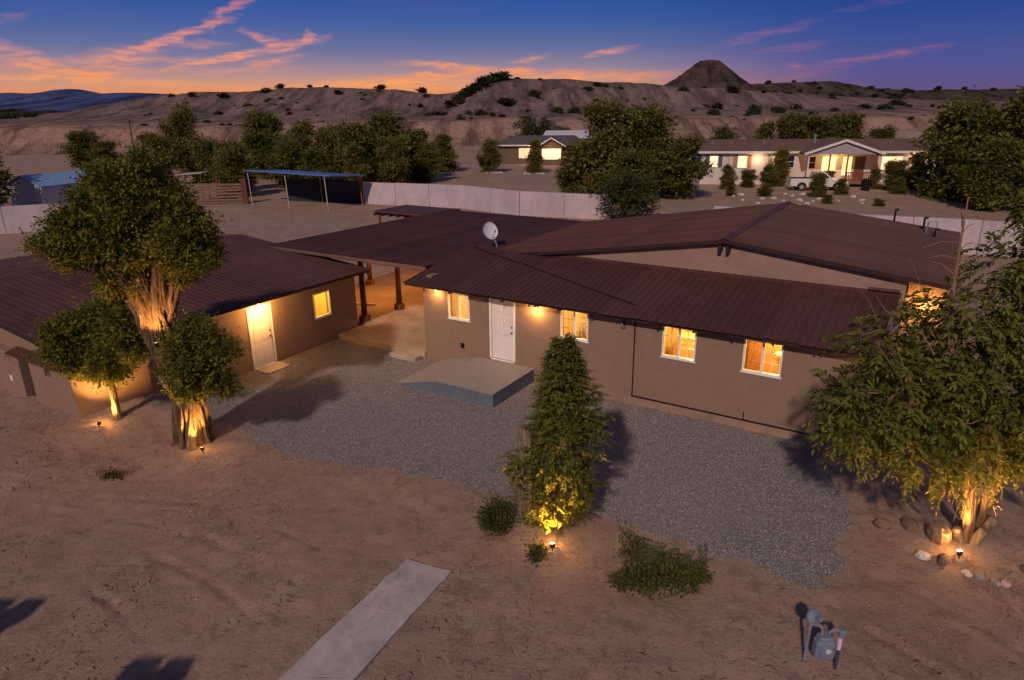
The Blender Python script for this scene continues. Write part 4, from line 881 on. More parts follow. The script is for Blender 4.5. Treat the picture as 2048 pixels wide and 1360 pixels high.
# ---- spire-shaped tree in the middle
mx_, my_ = .45, 12.0; mz = G(mx_, my_) - .1
mt = root('spire_tree', (mx_, my_, mz), 'spire-shaped leafy tree sprouting round a pale dead trunk before the house', 'tree')
bark_obj('dead_trunk', [bark_tube([(.34, 12.05, mz), (.33, 12.05, .5), (.28, 12.05, 1.4), (.24, 12.05, 2.3)], [.32, .25, .20, .15], 8, 90, 22, .28, 5, .5)], BARK_P, mt)
bark_obj('stem', [bark_tube([(.75, 12.0, mz), (.8, 12.0, 1.5), (.92, 12.0, 2.9), (.94, 12.0, 3.8)], [.09, .07, .045, .012], 9, 12, 8, .08, 3)], BARK, mt)
rg = np.random.default_rng(21)
def spire(n, seed):
    rg = np.random.default_rng(seed); u = rg.random(n); z_ = mz + .15 + 3.78 * u ** .92
    cxp = np.interp(z_, [0, 1, 2.5, 3.5, 4.2], [.85, .86, .94, 1.0, .95]); hw = np.interp(z_, [0, .4, 1.0, 1.8, 2.5, 3.15, 3.6, 4.0], [.38, .50, .62, .58, .58, .38, .20, .02])
    th = rg.uniform(0, 6.283, n); lump = 1 + .95 * (noise2(z_ * 2.6 + 7, th * 1.3, 5) - .5) + .35 * (rg.random(n) < .1)
    r_ = hw * lump * rg.random(n) ** .45
    P = np.stack([cxp + np.cos(th) * r_, 12.0 + np.sin(th) * r_ * .9, z_], 1)
    D = np.stack([np.cos(th), np.sin(th), rg.uniform(.1, .9, n) + .6 * S((z_ - 2.6) / 1.5)], 1) + rg.normal(size=(n, 3)) * .25
    return P, D
P, D = spire(2500, 22); V_, F_, A_ = fronds(P, D, np.random.default_rng(4).uniform(.18, .34, len(P)), 23, 7, .078, .034, .35)
P2 = np.array([(.08, 11.95, 1.5)]) + rg.normal(size=(70, 3)) * np.array([.12, .15, .22]); V2, F2, A2 = fronds(P2, unit(rg.normal(size=(70, 3)) + np.array([-.3, -.3, .3])), rg.uniform(.12, .24, 70), 24, 6, .075, .032, .35)
P3 = np.array([(1.62, 12.0, 2.35)]) + rg.normal(size=(60, 3)) * np.array([.14, .15, .16]); V3, F3, A3 = fronds(P3, unit(rg.normal(size=(60, 3)) + np.array([.4, -.2, .2])), rg.uniform(.12, .24, 60), 25, 6, .075, .032, .35)
mesh_obj('foliage', np.concatenate([V_, V2, V3]), np.concatenate([F_, F2 + len(V_), F3 + len(V_) + len(V2)]), LEAF_MID, mt, attr=np.concatenate([A_, A2, A3]))
uplight((.74, 11.18), (.66, 12.0, 2.8), 560, 95, 'small uplight glowing at the foot of the spire-shaped tree')

# ---- drooping tree at the right
rx_, ry_ = 8.75, 11.25; rz0 = G(rx_, ry_) - .1
rtree = root('drooping_tree', (rx_, ry_, rz0), 'wide drooping tree with cut stubs and bare hanging twigs at the right', 'tree')
stems = [[(rx_, ry_, rz0), (rx_ - .05, ry_, .7), (rx_ - .15, ry_ + .1, 1.8), (rx_ - .6, ry_ + .2, 3.0), (rx_ - 1.1, ry_ + .2, 4.0)], [(rx_ + .2, ry_ + .05, rz0), (rx_ + .3, ry_ + .1, 1.0), (rx_ + .6, ry_ + .2, 2.2), (rx_ + .9, ry_ + .3, 3.6)], [(rx_ - .15, ry_ + .1, 1.4), (rx_ - .9, ry_ + .1, 2.3), (rx_ - 1.9, ry_ + .1, 2.8)]]
for k, (sp_, rr) in enumerate(zip(stems, ([.15, .12, .10, .07, .04], [.12, .10, .08, .045], [.07, .05, .03]))): bark_obj('trunk' if k < 2 else 'limb', [bark_tube(sp_, rr, 50 + k, 18, 7, .12, 4)], BARK, rtree)
for k, (dx, dy, h_) in enumerate(((.35, -.12, .75), (.15, -.22, .55), (-.3, -.1, .5), (.5, .1, .6))): bark_obj('cut_stub', [bark_tube([(rx_ + dx * .4, ry_ + dy * .4, .15), (rx_ + dx, ry_ + dy, h_)], [.10, .085], 60 + k, 14, 5, .1, 4)], BARK_P, rtree)
tw = MB(); rs = random.Random(5)
for k in range(46):                                        # bare hanging twigs
    a = Vector((rx_ - .35 + rs.uniform(-.25, .3), ry_ - .2 + rs.uniform(-.2, .2), rs.uniform(1.7, 2.3))); d = Vector((rs.uniform(-.6, .6), rs.uniform(-.5, .2), -1)).normalized()
    L_ = rs.uniform(.5, 1.1); b = a + d * L_ * .5 + Vector((rs.uniform(-.1, .1), 0, .02)); c = a + d * L_ + Vector((rs.uniform(-.2, .2), rs.uniform(-.1, .1), 0))
    tw.tube([a, b, c], [.013, .009, .004], 4)
for k in range(60):                                         # dead branches through and above the crown
    a = Vector((rs.uniform(5.8, 9.2), ry_ + rs.uniform(-.6, .6), rs.uniform(2.6, 4.9))); d = Vector((rs.uniform(-1, .6), rs.uniform(-.5, .3), rs.uniform(-.2, .9))).normalized(); L_ = rs.uniform(.4, 1.1)
    tw.tube([a, a + d * L_ * .5 + Vector((0, 0, rs.uniform(-.06, .1))), a + d * L_ + Vector((0, 0, rs.uniform(-.1, .15)))], [.012, .008, .004], 4)
sp0 = [(rx_ - .6, ry_ + .2, 3.0), (7.75, 11.35, 4.1), (7.55, 11.3, 5.2), (7.48, 11.25, 6.0), (7.46, 11.25, 6.75)]
tw.tube(sp0, [.06, .05, .035, .025, .008], 6)
for k in range(16):
    z_ = 4.3 + k * .14; a = Vector((np.interp(z_, [4.1, 5.2, 6.75], [7.75, 7.55, 7.46]), 11.3, z_)); sg_ = 1 if k % 2 else -1
    c = a + Vector((sg_ * rs.uniform(.25, .8), rs.uniform(-.3, .3), rs.uniform(-.1, .35))); tw.tube([a, (a + c) / 2 + Vector((0, 0, .06)), c], [.014, .01, .004], 4)
tw = tw.build('bare_twigs', TWIG, rtree); tw['kind'] = 'stuff'
lobs = [(6.35, 11.2, 2.95, .75, .8, .55, 150), (7.2, 11.3, 3.1, .9, .9, .75, 230), (6.6, 11.3, 3.9, .6, .7, .4, 70), (8.1, 11.3, 3.3, 1.0, 1.0, .9, 270), (9.0, 11.2, 3.5, 1.0, 1.0, 1.0, 280), (9.6, 11.0, 2.6, .9, .9, .8, 200), (8.2, 11.6, 4.3, .9, .9, .6, 190), (9.3, 11.6, 4.7, .9, .9, .7, 220), (7.3, 11.0, 2.2, .7, .7, .45, 130), (8.4, 10.9, 2.3, .8, .7, .5, 130), (6.0, 11.1, 2.5, .35, .4, .25, 40), (9.9, 11.3, 3.8, .8, .9, .8, 160), (6.3, 11.2, 4.2, .5, .6, .35, 45), (6.9, 11.3, 4.6, .5, .6, .35, 40), (7.5, 11.3, 4.9, .5, .6, .3, 40), (5.9, 11.1, 3.3, .45, .5, .3, 50), (9.7, 11.5, 5.3, .8, .9, .6, 170), (10.3, 11.5, 5.9, .8, .9, .6, 150), (10.4, 11.2, 4.6, .8, .9, .8, 170), (10.3, 11.0, 3.0, .8, .9, .9, 160), (8.9, 11.8, 5.5, .6, .6, .45, 90), (9.3, 11.8, 6.1, .55, .6, .45, 90), (9.0, 11.9, 6.5, .3, .4, .25, 30)]
rg = np.random.default_rng(31); PP = []; DD = []
for (a, b, c, ra_, rb_, rc_, n_) in lobs:
    n_ = int(n_ * .95); d = unit(rg.normal(size=(n_, 3))); rr = rg.random(n_) ** .55 * (1 + .5 * (rg.random(n_) < .12)); PP.append(np.array([a, b, c]) + d * np.array([ra_, rb_, rc_]) * rr[:, None]); DD.append(d * .9 + rg.normal(size=(n_, 3)) * .4 + np.array([0, 0, .15]))
P = np.concatenate(PP); D = np.concatenate(DD); V_, F_, A_ = fronds(P, D, rg.uniform(.22, .40, len(P)), 32, 7, .135, .050, .5)
mesh_obj('foliage', V_, F_, LEAF_R, rtree, attr=A_)
uplight((8.30, 10.72), (8.1, 11.3, 2.6), 650, 125, 'small uplight among the rocks under the drooping tree')

# ---- low shrubs in the yard
def shrub(name, label, lobes, seed, size, mat, per=18):
    cx, cy = lobes[0][0], lobes[0][1]; z_ = G(cx, cy); r = root(name, (cx, cy, z_), label, 'shrub', 'low shrubs in the dirt yard')
    ll = [(a, b, z_ + c, d, e, f_, n_) for a, b, c, d, e, f_, n_ in lobes]; V_, F_, A_ = lobe_leaves(ll, seed, size, .5, per, .10, .6, up=.6, shoots=.5); mesh_obj('foliage', V_, F_, mat, r, attr=A_)
    st2 = MB(); q = random.Random(seed)
    for a, b, c, d, e, f_, n_ in ll:
        for k in range(5): st2.tube([(a + q.uniform(-.06, .06), b + q.uniform(-.06, .06), z_ - .03), (a + q.uniform(-d, d) * .6, b + q.uniform(-e, e) * .6, c + f_ * .4)], [.012, .005], 4)
    o = st2.build('stems', TWIG, r); o['kind'] = 'stuff'
shrub('shrub', 'round dark green shrub left of the spire-shaped tree', [(-.38, 11.85, .28, .34, .3, .30, 60), (-.30, 11.8, .5, .18, .2, .18, 20)], 71, .06, LEAF_CON, 30)
shrub('shrub', 'tiny dark green shrub just in front of the spire-shaped tree', [(.45, 10.95, .17, .16, .15, .15, 22)], 72, .055, LEAF_CON, 26)
shrub('shrub', 'wide sprawling green shrub in the dirt below the gravel edge', [(2.3, 10.15, .20, .45, .34, .18, 38), (2.85, 10.1, .28, .38, .32, .26, 40), (2.2, 10.75, .42, .18, .2, .32, 20), (2.7, 10.5, .32, .25, .26, .22, 20), (3.2, 10.25, .28, .24, .26, .27, 22), (1.9, 10.2, .13, .22, .2, .13, 14), (3.45, 10.35, .12, .1, .1, .1, 7)], 73, .065, M('leaf_shrub', (.035, .052, .012), .6, .25, 1.2, col2=(.15, .165, .038), attr=.8, trans=.3), 22)
shrub('shrub', 'low weedy tuft on the dirt between the two left trees', [(-9.55, 14.25, .05, .28, .14, .06, 14)], 74, .06, LEAF_SCR)

# ---- rocks round the right tree
def rock(loc, r, label, mat, seed, group='rocks under the drooping tree', sq=.7):
    rg = np.random.default_rng(seed); x_, y_ = loc; z_ = G(x_, y_); mb = MB(); mb.ball((0, 0, 0), 1, 9, 6)
    v = np.array(mb.v); nrm_ = rg.normal(size=(7, 3)); nrm_ = unit(nrm_)
    for q in nrm_: dd = v @ q; cut = rg.uniform(.55, .8); v = v - np.clip(dd - cut, 0, 1)[:, None] * q[None]
    v = v * np.array([1, rg.uniform(.65, .95), sq]) * r; a = rg.uniform(0, 6.28); v = v @ np.array([[math.cos(a), math.sin(a), 0], [-math.sin(a), math.cos(a), 0], [0, 0, 1]])
    o = mesh_obj('rock', v, mb.f, mat); o.location = (x_, y_, z_ + r * sq * .35); tag(o, label, 'rock', group)
RK = M('rock_brown', (.17, .12, .095), .9, .3, 3, .02, 12); RKP = M('rock_pale', (.62, .56, .50), .85, .15, 3, .02, 12); RKG = M('rock_grey', (.30, .27, .26), .9, .3, 3, .02, 12)
rock((7.69, 10.86), .17, 'white angular rock left of the drooping tree', RKP, 1)
rock((7.98, 10.68), .17, 'rounded brown rock next to the white angular rock', RK, 2)
rock((7.95, 11.75), .25, 'big flat brown boulder behind the glowing rock face', RK, 3, sq=.45)
rock((8.22, 11.25), .27, 'tall brown boulder lit orange by the uplight', M('rock_ochre', (.30, .20, .12), .9, .3, 3, .03, 9), 4, sq=1.15)
rock((7.45, 11.85), .18, 'dark squarish rock nearest the gravel corner', RK, 5)
rock((8.20, 10.33), .10, 'small white stone first in the row at the tree foot', RKP, 6); rock((8.40, 10.22), .13, 'grey stone second in the row at the tree foot', RKG, 7); rock((8.58, 10.10), .11, 'grey stone third in the row at the tree foot', RKG, 8); rock((8.74, 10.08), .10, 'pinkish stone last in the row at the tree foot', M('rock_pink', (.5, .36, .36), .9, .15, 3, .02, 12), 9); pass
rock((9.4, 10.45), .15, 'smaller dark rock at the right picture edge', RK, 12)

# ============================================================ boundary walls
def wall_run(pts, h, label, plen=3.2, th=.2):
    a0 = pts[0]; r = root('concrete_wall', (a0[0], a0[1], 0), label, 'wall', 'boundary walls of pale concrete')
    for (ax, ay), (bx_, by_) in zip(pts, pts[1:]):
        L_ = math.hypot(bx_ - ax, by_ - ay); n_ = max(1, round(L_ / plen)); ux, uy = (bx_ - ax) / L_, (by_ - ay) / L_; nx_, ny_ = -uy, ux
        for k in range(n_):
            p = L_ * k / n_ + .02; q = L_ * (k + 1) / n_ - .02; dz = random.uniform(-.015, .02)
            P = [(ax + ux * p - nx_ * th / 2, ay + uy * p - ny_ * th / 2, -.3), (ax + ux * q - nx_ * th / 2, ay + uy * q - ny_ * th / 2, -.3), (ax + ux * q + nx_ * th / 2, ay + uy * q + ny_ * th / 2, -.3), (ax + ux * p + nx_ * th / 2, ay + uy * p + ny_ * th / 2, -.3)]
            MB().prism(P, (0, 0, h + .3 + dz)).build('panel', CONC_W, r)
        c = MB(); c.prism([(ax - nx_ * .07, ay - ny_ * .07, -.3), (bx_ - nx_ * .07, by_ - ny_ * .07, -.3), (bx_ + nx_ * .07, by_ + ny_ * .07, -.3), (ax + nx_ * .07, ay + ny_ * .07, -.3)], (0, 0, h + .25)); c.build('joint_core', M('joint_dark', (.16, .14, .14), .9), r)
wall_run([(-13.4, 63.2), (-3.93, 59.35), (.74, 54.7), (7.6, 51.7)], 1.95, 'long pale concrete wall stepping across the yard behind the carport')
wall_run([(13.4, 45.3), (20.4, 41.2), (29.5, 36.8)], 1.95, 'pale concrete wall behind the right end of the main roof')
wall_run([(-46, 44.5), (-33, 50.6)], 1.9, 'pale concrete wall by the blue-roofed shed at the left edge')
gt = root('pipe_gate', (10.5, 48.2, 0), 'steel pipe gate in the gap of the concrete wall', 'gate')
for z_ in (.45, 1.1): MB().tube([(8.2, 50.9, z_), (13.2, 45.8, z_)], .03, 6).build('rail', STEEL, gt)
for k in (0, .5, 1): MB().tube([(8.2 + 5 * k, 50.9 - 5.1 * k, -.2), (8.2 + 5 * k, 50.9 - 5.1 * k, 1.18)], .04, 6).build('post', STEEL, gt)

# ============================================================ blue canopy with dark screen
BLUE = M('blue_metal_roof', (.10, .20, .50), .35, .12, .5, spec=.5)
cn = root('shade_canopy', (-19, 62, 0), 'blue flat metal canopy on thin posts over a dark screen', 'canopy')
cr_ = [(-24.0, 63.6, 2.98), (-15.1, 58.3, 2.90), (-12.8, 61.6, 2.62), (-21.7, 66.6, 2.72)]
MB().prism(cr_, (0, 0, .10)).build('roof', BLUE, cn)
PW = M('post_white', (.42, .40, .40), .6, .1); PO = M('post_orange', (.45, .13, .03), .6, .15); PY = M('post_yellow', (.45, .30, .04), .6, .1)
for (x_, y_, m_) in ((-23.6, 63.2, PW), (-19.4, 60.5, PW), (-15.5, 58.6, PW), (-13.3, 62.0, PO), (-17.5, 64.4, PY), (-21.4, 66.6, M('post_brown', (.2, .11, .06), .8))):
    MB().tube([(x_, y_, -.2), (x_ - .1, y_, 2.85)], .045, 8).build('post', m_, cn)
scn = root('dark_screen', (-17.3, 64.4, 0), 'dark shade-cloth screen wall behind the blue canopy', 'screen')
MB().prism([(-21.2, 65.9, -.1), (-13.5, 63.2, -.1), (-13.45, 63.3, -.1), (-21.15, 66.0, -.1)], (0, 0, 2.15)).build('cloth', M('shade_cloth', (.035, .04, .05), .9, .15), scn)
for k in range(5): MB().tube([(-21.2 + 7.7 * k / 4, 66.05 - 2.7 * k / 4, -.2), (-21.2 + 7.7 * k / 4, 66.05 - 2.7 * k / 4, 2.2)], .04, 6).build('post', BLACK, scn)
# corral of rough planks
co = root('corral_fence', (-27.5, 64.5, 0), 'rough plank corral fence left of the blue canopy', 'fence')
PLANK = M('weathered_plank', (.20, .13, .10), .9, .35, 2, stretch=(1, 1, 4))
fa, fb_ = (-31.5, 63.8), (-24.6, 64.0)
for sgi in range(3):
    p = (fa[0] + (fb_[0] - fa[0]) * sgi / 3, 63.8); q = (fa[0] + (fb_[0] - fa[0]) * (sgi + 1) / 3, 63.9)
    for k in range(7): z_ = .15 + k * .27 + random.uniform(-.03, .03); MB().bar((p[0], p[1], z_), (q[0], q[1], z_ + random.uniform(-.06, .06)), .04, .17).build('plank', PLANK, co)
    MB().tube([(p[0], p[1] + .08, -.2), (p[0] + .03, p[1] + .08, 2.2)], .08, 7).build('post', WOOD, co)
MB().box(-24.7, -24.2, 63.8, 64.0, -.1, 2.3).build('post', M('rust_red', (.13, .05, .04), .8), co)
MB().prism([(-30.8, 64.2, 2.6), (-28.3, 64.2, 2.75), (-28.3, 66.0, 2.75), (-30.8, 66.0, 2.6)], (0, 0, .07)).build('shelter_roof', M('tin', (.45, .40, .36), .5, .2), co)
for x_ in (-30.6, -28.5):
    for y_ in (64.4, 65.8): MB().tube([(x_, y_, -.1), (x_, y_, 2.65)], .06, 6).build('post', WOOD, co)
# shed at left edge
sh = root('garden_shed', (-42.5, 61, 0), 'white shed with pale blue metal roof at the left edge', 'shed')
def yr(cx, cy, a):
    c_, s_ = math.cos(a), math.sin(a)
    def f(v):
        v = np.asarray(v, float); o = v.copy(); o[:, 0] = cx + v[:, 0] * c_ - v[:, 1] * s_; o[:, 1] = cy + v[:, 0] * s_ + v[:, 1] * c_; return o
    return f
SX = yr(-41.5, 59.5, -.35)
w_ = MB(SX); w_.prism([(-2.0, 0, -.2), (2.0, 0, -.2), (2.0, 0, 2.3), (0, 0, 3.05), (-2.0, 0, 2.3)], (0, 6, 0)); w_.build('wall', M('shed_white', (.55, .56, .60), .6, .08, stretch=(3, 3, .2)), sh)
for k in range(9): MB(SX).box(-1.8 + k * .4, -1.75 + k * .4, -.03, -.001, 0, 2.25).build('batten', WHITE, sh)
for sg_ in (-1, 1):
    MB(SX).prism([(0, -.25, 3.10), (sg_ * 2.3, -.25, 2.24), (sg_ * 2.3, -.25, 2.30), (0, -.25, 3.17)], (0, 6.5, 0)).build('roof', M('shed_blue', (.20, .34, .55), .4, .1), sh)

# ============================================================ neighbour houses
LIT = emit('lit_window', (1.0, .58, .20), 1.5); LIT2 = emit('lit_window_dim', (1.0, .45, .12), .7)
SID = M('siding_white', (.60, .55, .54), .8, .08, .6); TRIM = M('trim_white', (.70, .68, .68), .6, .05); SHING = M('shingle_brown', (.16, .095, .075), .9, .25, 1.0, .01, 8); SHING_D = M('shingle_grey', (.10, .088, .09), .9, .25, 1.0, .01, 8)
DKS = M('siding_brown', (.13, .095, .075), .85, .12, .6); RED = M('red_wood', (.25, .06, .035), .7, .2)
def far_window(par, xf, u0, u1, z0, z1, mat, bars=(1, 1), shutter=None):
    o = MB(xf); o.box(u0 - .08, u1 + .08, .002, .05, z0 - .08, z0); o.box(u0 - .08, u1 + .08, .002, .05, z1, z1 + .08); o.box(u0 - .08, u0, .002, .05, z0, z1); o.box(u1, u1 + .08, .002, .05, z0, z1)
    for k in range(1, bars[0] + 1): x_ = u0 + (u1 - u0) * k / (bars[0] + 1); o.box(x_ - .025, x_ + .025, .012, .03, z0, z1)
    for k in range(1, bars[1] + 1): z_ = z0 + (z1 - z0) * k / (bars[1] + 1); o.box(u0, u1, .0125, .0305, z_ - .025, z_ + .025)
    o = o.build('window', TRIM, par); MB(xf).box(u0, u1, .003, .010, z0, z1).build('pane', mat, o)
    if shutter:
        for a, b in ((u0 - .5, u0 - .1), (u1 + .1, u1 + .5)): MB(xf).box(a, b, .002, .04, z0 - .05, z1 + .05).build('shutter', shutter, o)
h3 = root('long_pale_house', (31.5, 76, 0), 'long pale single-storey house with brown roof and gabled porch', 'house')
U3 = np.array([.9914, -.1305]); N3 = np.array([-.1305, -.9914])
def x3(v):
    v = np.asarray(v, float); o = v.copy(); o[:, 0] = 20.8 + U3[0] * v[:, 0] + N3[0] * v[:, 1]; o[:, 1] = 76.6 + U3[1] * v[:, 0] + N3[1] * v[:, 1]; return o
MB(x3).box(0, 24, -8, 0, .0, 3.42).build('wall', SID, h3)
MB(x3).prism([(-.4, .45, 3.36), (-.4, -4, 4.42), (-.4, -8.4, 3.36), (-.4, -8.4, 3.50), (-.4, -4, 4.56), (-.4, .45, 3.50)], (24.8, 0, 0)).build('roof', SHING, h3)
MB(x3).box(-.42, 10.3, .452, .50, 3.30, 3.52).build('fascia', TRIM, h3); MB(x3).box(17.5, 24.42, .452, .50, 3.30, 3.52).build('fascia', TRIM, h3)
SHUT = M('shutter_tan', (.40, .22, .12), .7); SHUD = M('shutter_dark', (.12, .10, .10), .7)
far_window(h3, x3, .95, 1.75, 1.85, 3.0, LIT, (0, 1), SHUD); far_window(h3, x3, 3.9, 4.8, 1.8, 3.0, LIT, (0, 1), SHUT); far_window(h3, x3, 7.5, 8.4, 1.5, 3.0, LIT2, (0, 3)); far_window(h3, x3, 9.0, 9.7, 1.8, 3.0, M('dark_pane', (.02, .02, .03), .1), (0, 1)); far_window(h3, x3, 18.6, 20.6, 1.6, 2.9, LIT, (1, 0))
for x_ in (2.85, 7.0): MB(x3).box(x_, x_ + .06, .003, .03, .1, 3.35).build('downpipe', STEEL, h3)
MB(x3).prism([(10.3, 2.4, 3.30), (17.5, 2.4, 3.30), (17.5, 2.4, 3.42), (13.95, 2.4, 4.60), (10.3, 2.4, 3.42)], (0, -.12, 0)).build('porch_gable', M('gable_grey', (.36, .34, .37), .8, .08), h3)
for s0, s1 in (((10.0, 3.30), (13.95, 4.66)), ((13.95, 4.66), (17.9, 3.30))):
    MB(x3).prism([(s0[0], 2.62, s0[1]), (s1[0], 2.62, s1[1]), (s1[0], 2.62, s1[1] + .14), (s0[0], 2.62, s0[1] + .14)], (0, -5.5, 0)).build('porch_roof', SHING, h3)
    MB(x3).bar((s0[0], 2.66, s0[1] + .04), (s1[0], 2.66, s1[1] + .04), .06, .24).build('porch_trim', TRIM, h3)
for x_ in (10.5, 12.6, 14.35, 17.2): MB(x3).box(x_, x_ + .14, 2.2, 2.34, 0, 3.3).build('porch_post', RED if x_ > 12 else TRIM, h3)
MB(x3).box(10.2, 17.5, .01, 2.4, .3, .62).build('porch_deck', M('deck', (.22, .12, .08), .8), h3)
rl3 = MB(x3).box(14.4, 17.2, 2.22, 2.32, 1.42, 1.52).build('porch_rail', RED, h3); MB(x3).box(14.4, 17.2, 2.23, 2.31, .68, .76).build('porch_rail', RED, h3)
for k in range(15): MB(x3).box(14.5 + k * .18, 14.58 + k * .18, 2.24, 2.30, .765, 1.415).build('baluster', RED, h3)
far_window(h3, x3, 12.6, 14.0, 1.5, 2.9, LIT, (0, 0)); far_window(h3, x3, 14.7, 15.6, 1.0, 2.9, LIT, (0, 0)); MB(x3).box(15.9, 16.9, .003, .06, .65, 2.95).build('door', M('door_dark', (.12, .07, .05), .6), h3)
far_window(h3, x3, 11.2, 11.9, 1.7, 2.9, M('dark_pane2', (.05, .03, .02), .2), (0, 1))
for (x_, h_, r_) in ((1.4, .5, .10), (6.9, .45, .10), (12.2, 1.15, .13), (20, .3, .09), (3.4, .3, .1)):
    MB(x3).tube([(x_, -2.2, 3.8), (x_, -2.2, 4.0 + h_)], r_, 8).build('roof_vent' if h_ < 1 else 'chimney', M('flue_blue', (.16, .22, .34), .5), h3)
pl = tuple(x3(np.array([[13.6, 1.5, 2.9]]))[0]); point('porch_light', pl, 160, (1, .55, .18), .1, h3)
for u_ in (5.9, 22.0): point('eave_light', tuple(x3(np.array([[u_, .6, 2.7]]))[0]), 60, (1, .58, .25), .1, h3)
h2 = root('dark_small_house', (3, 107, 0), 'small dark brown house with white-trimmed gable far behind the wall', 'house')
X2 = yr(-2.2, 108.2, -.09)
MB(X2).box(.3, 13, 0, 7, -.1, 2.75).build('wall', DKS, h2)
MB(X2).prism([(-.2, -.5, 2.70), (13.4, -.5, 2.70), (12.0, 3.5, 3.95), (2.0, 3.5, 3.95)], (0, .0, .09)).build('roof', SHING_D, h2); MB(X2).prism([(-.2, 7.5, 2.70), (2.0, 3.5, 3.95), (12.0, 3.5, 3.95), (13.4, 7.5, 2.7)], (0, 0, .09)).build('roof', SHING_D, h2); MB(X2).prism([(-.2, -.5, 2.7), (2.0, 3.5, 3.95), (-.2, 7.5, 2.7)], (0, 0, .089)).build('roof', SHING_D, h2)
MB(X2).box(-.2, 6.4, -.58, -.51, 2.66, 2.84).build('fascia', TRIM, h2)
xg = yr(0, 0, 0)
MB(X2).prism([(7.0, -3, -.1), (10.2, -3, -.1), (10.2, -3, 2.75), (8.6, -3, 3.75), (7.0, -3, 2.75)], (0, 3.1, 0)).build('wall', DKS, h2)
for s0, s1 in (((6.5, 2.66), (8.6, 3.9)), ((8.6, 3.9), (10.7, 2.66))):
    MB(X2).prism([(s0[0], -3.4, s0[1]), (s1[0], -3.4, s1[1]), (s1[0], -3.4, s1[1] + .1), (s0[0], -3.4, s0[1] + .1)], (0, 7, 0)).build('roof', SHING_D, h2); MB(X2).bar((s0[0], -3.44, s0[1] + .04), (s1[0], -3.44, s1[1] + .04), .06, .17).build('trim', TRIM, h2)
FX2 = lambda v: X2(np.stack([v[:, 0], -3.0 - v[:, 1], v[:, 2]], 1)); FX2b = lambda v: X2(np.stack([v[:, 0], -v[:, 1], v[:, 2]], 1))
far_window(h2, FX2, 7.25, 10.0, .9, 2.35, LIT, (3, 1)); far_window(h2, FX2b, 3.6, 5.2, .9, 2.3, LIT2, (1, 1))
point('porch_light', tuple(X2(np.array([[6.2, -1.6, 2.3]]))[0]), 130, (1, .55, .18), .1, h2); point('porch_light', tuple(X2(np.array([[8.6, -4.2, 2.2]]))[0]), 60, (1, .55, .18), .1, h2)
bs = root('pale_roofed_barn', (9, 121, 0), 'barn with pale metal roof showing behind the small dark house', 'barn')
MB().box(5.5, 13.5, 119, 125, -.1, 3.0).build('wall', DKS, bs); MB().prism([(5.2, 118.6, 3.2), (13.8, 118.6, 3.2), (13.4, 122.5, 4.3), (6.2, 122.5, 4.3)], (0, 0, .1)).build('roof', M('pale_tin', (.55, .55, .62), .5, .1), bs)

# ============================================================ pickup truck
tk = root('pickup_truck', (30.9, 70.2, 0), 'white pickup truck parked in front of the long pale house', 'truck')
TX = yr(30.9, 70.2, -.13); TW = M('truck_white', (.68, .67, .67), .3, .05, 2, spec=.5); TG = M('truck_glass', (.02, .025, .03), .05, .05, spec=.6); RUB = M('rubber', (.02, .02, .02), .8); 
def arch(cx, r, n=8): return [(cx + r * math.cos(math.pi - math.pi * k / n), .38 + r * math.sin(math.pi * k / n)) for k in range(n + 1)]
prof = [(-2.75, .5), (-2.2, .45)] + arch(-1.65, .48) + [(-1.0, .4), (1.1, .4)] + arch(1.75, .48) + [(2.4, .42), (2.75, .5), (2.72, .95), (2.6, 1.08), (1.2, 1.16), (1.15, 1.2), (-2.75, 1.2)]
MB(TX).prism([(p, -.93, q) for p, q in prof], (0, 1.86, 0)).build('body', TW, tk)
MB(TX).add([(-.55, -.88, 1.2), (1.2, -.88, 1.2), (1.2, .88, 1.2), (-.55, .88, 1.2), (-.45, -.72, 1.78), (.55, -.72, 1.78), (.55, .72, 1.78), (-.45, .72, 1.78)], [(0, 1, 5, 4), (1, 2, 6, 5), (2, 3, 7, 6), (3, 0, 4, 7), (4, 5, 6, 7)]).build('cab', TW, tk)
MB(TX).add([(-.42, -.885, 1.26), (.95, -.885, 1.26), (.48, -.765, 1.68), (-.37, -.765, 1.68)], [(0, 1, 2, 3)]).build('side_window', TG, tk); MB(TX).add([(1.16, -.78, 1.26), (1.16, .78, 1.26), (.66, .64, 1.72), (.66, -.64, 1.72)], [(0, 1, 2, 3)]).build('windscreen', TG, tk)
MB(TX).box(-2.7, -.6, -.8, .8, 1.201, 1.21).build('bed', M('bed_dark', (.05, .05, .05), .8), tk)
for x_ in (-1.65, 1.75):
    for s_ in (-1, 1):
        wl = MB(TX).tube([(x_, s_ * .72, .38), (x_, s_ * .95, .38)], .37, 18).build('wheel', RUB, tk); MB(TX).tube([(x_, s_ * .951, .38), (x_, s_ * .97, .38)], .22, 12).build('rim', STEEL, wl)
for s_ in (-.7, .7): MB(TX).cbox((2.72, s_, .85), (.08, .3, .18), .02).build('headlight', M('lens', (.6, .6, .6), .2), tk)
MB(TX).box(2.70, 2.86, -.9, .9, .45, .62).build('bumper', STEEL, tk)
bn = root('wheelie_bin', (35.3, 69.0, 0), 'dark wheelie bin standing right of the pickup truck', 'bin')
BX = yr(35.3, 69.0, .1); MB(BX).add([(-.26, -.3, .05), (.26, -.3, .05), (.26, .3, .05), (-.26, .3, .05), (-.33, -.38, 1.0), (.33, -.38, 1.0), (.33, .38, 1.0), (-.33, .38, 1.0)], [(3, 2, 1, 0), (4, 5, 6, 7), (0, 1, 5, 4), (1, 2, 6, 5), (2, 3, 7, 6), (3, 0, 4, 7)]).build('body', BLACK, bn)
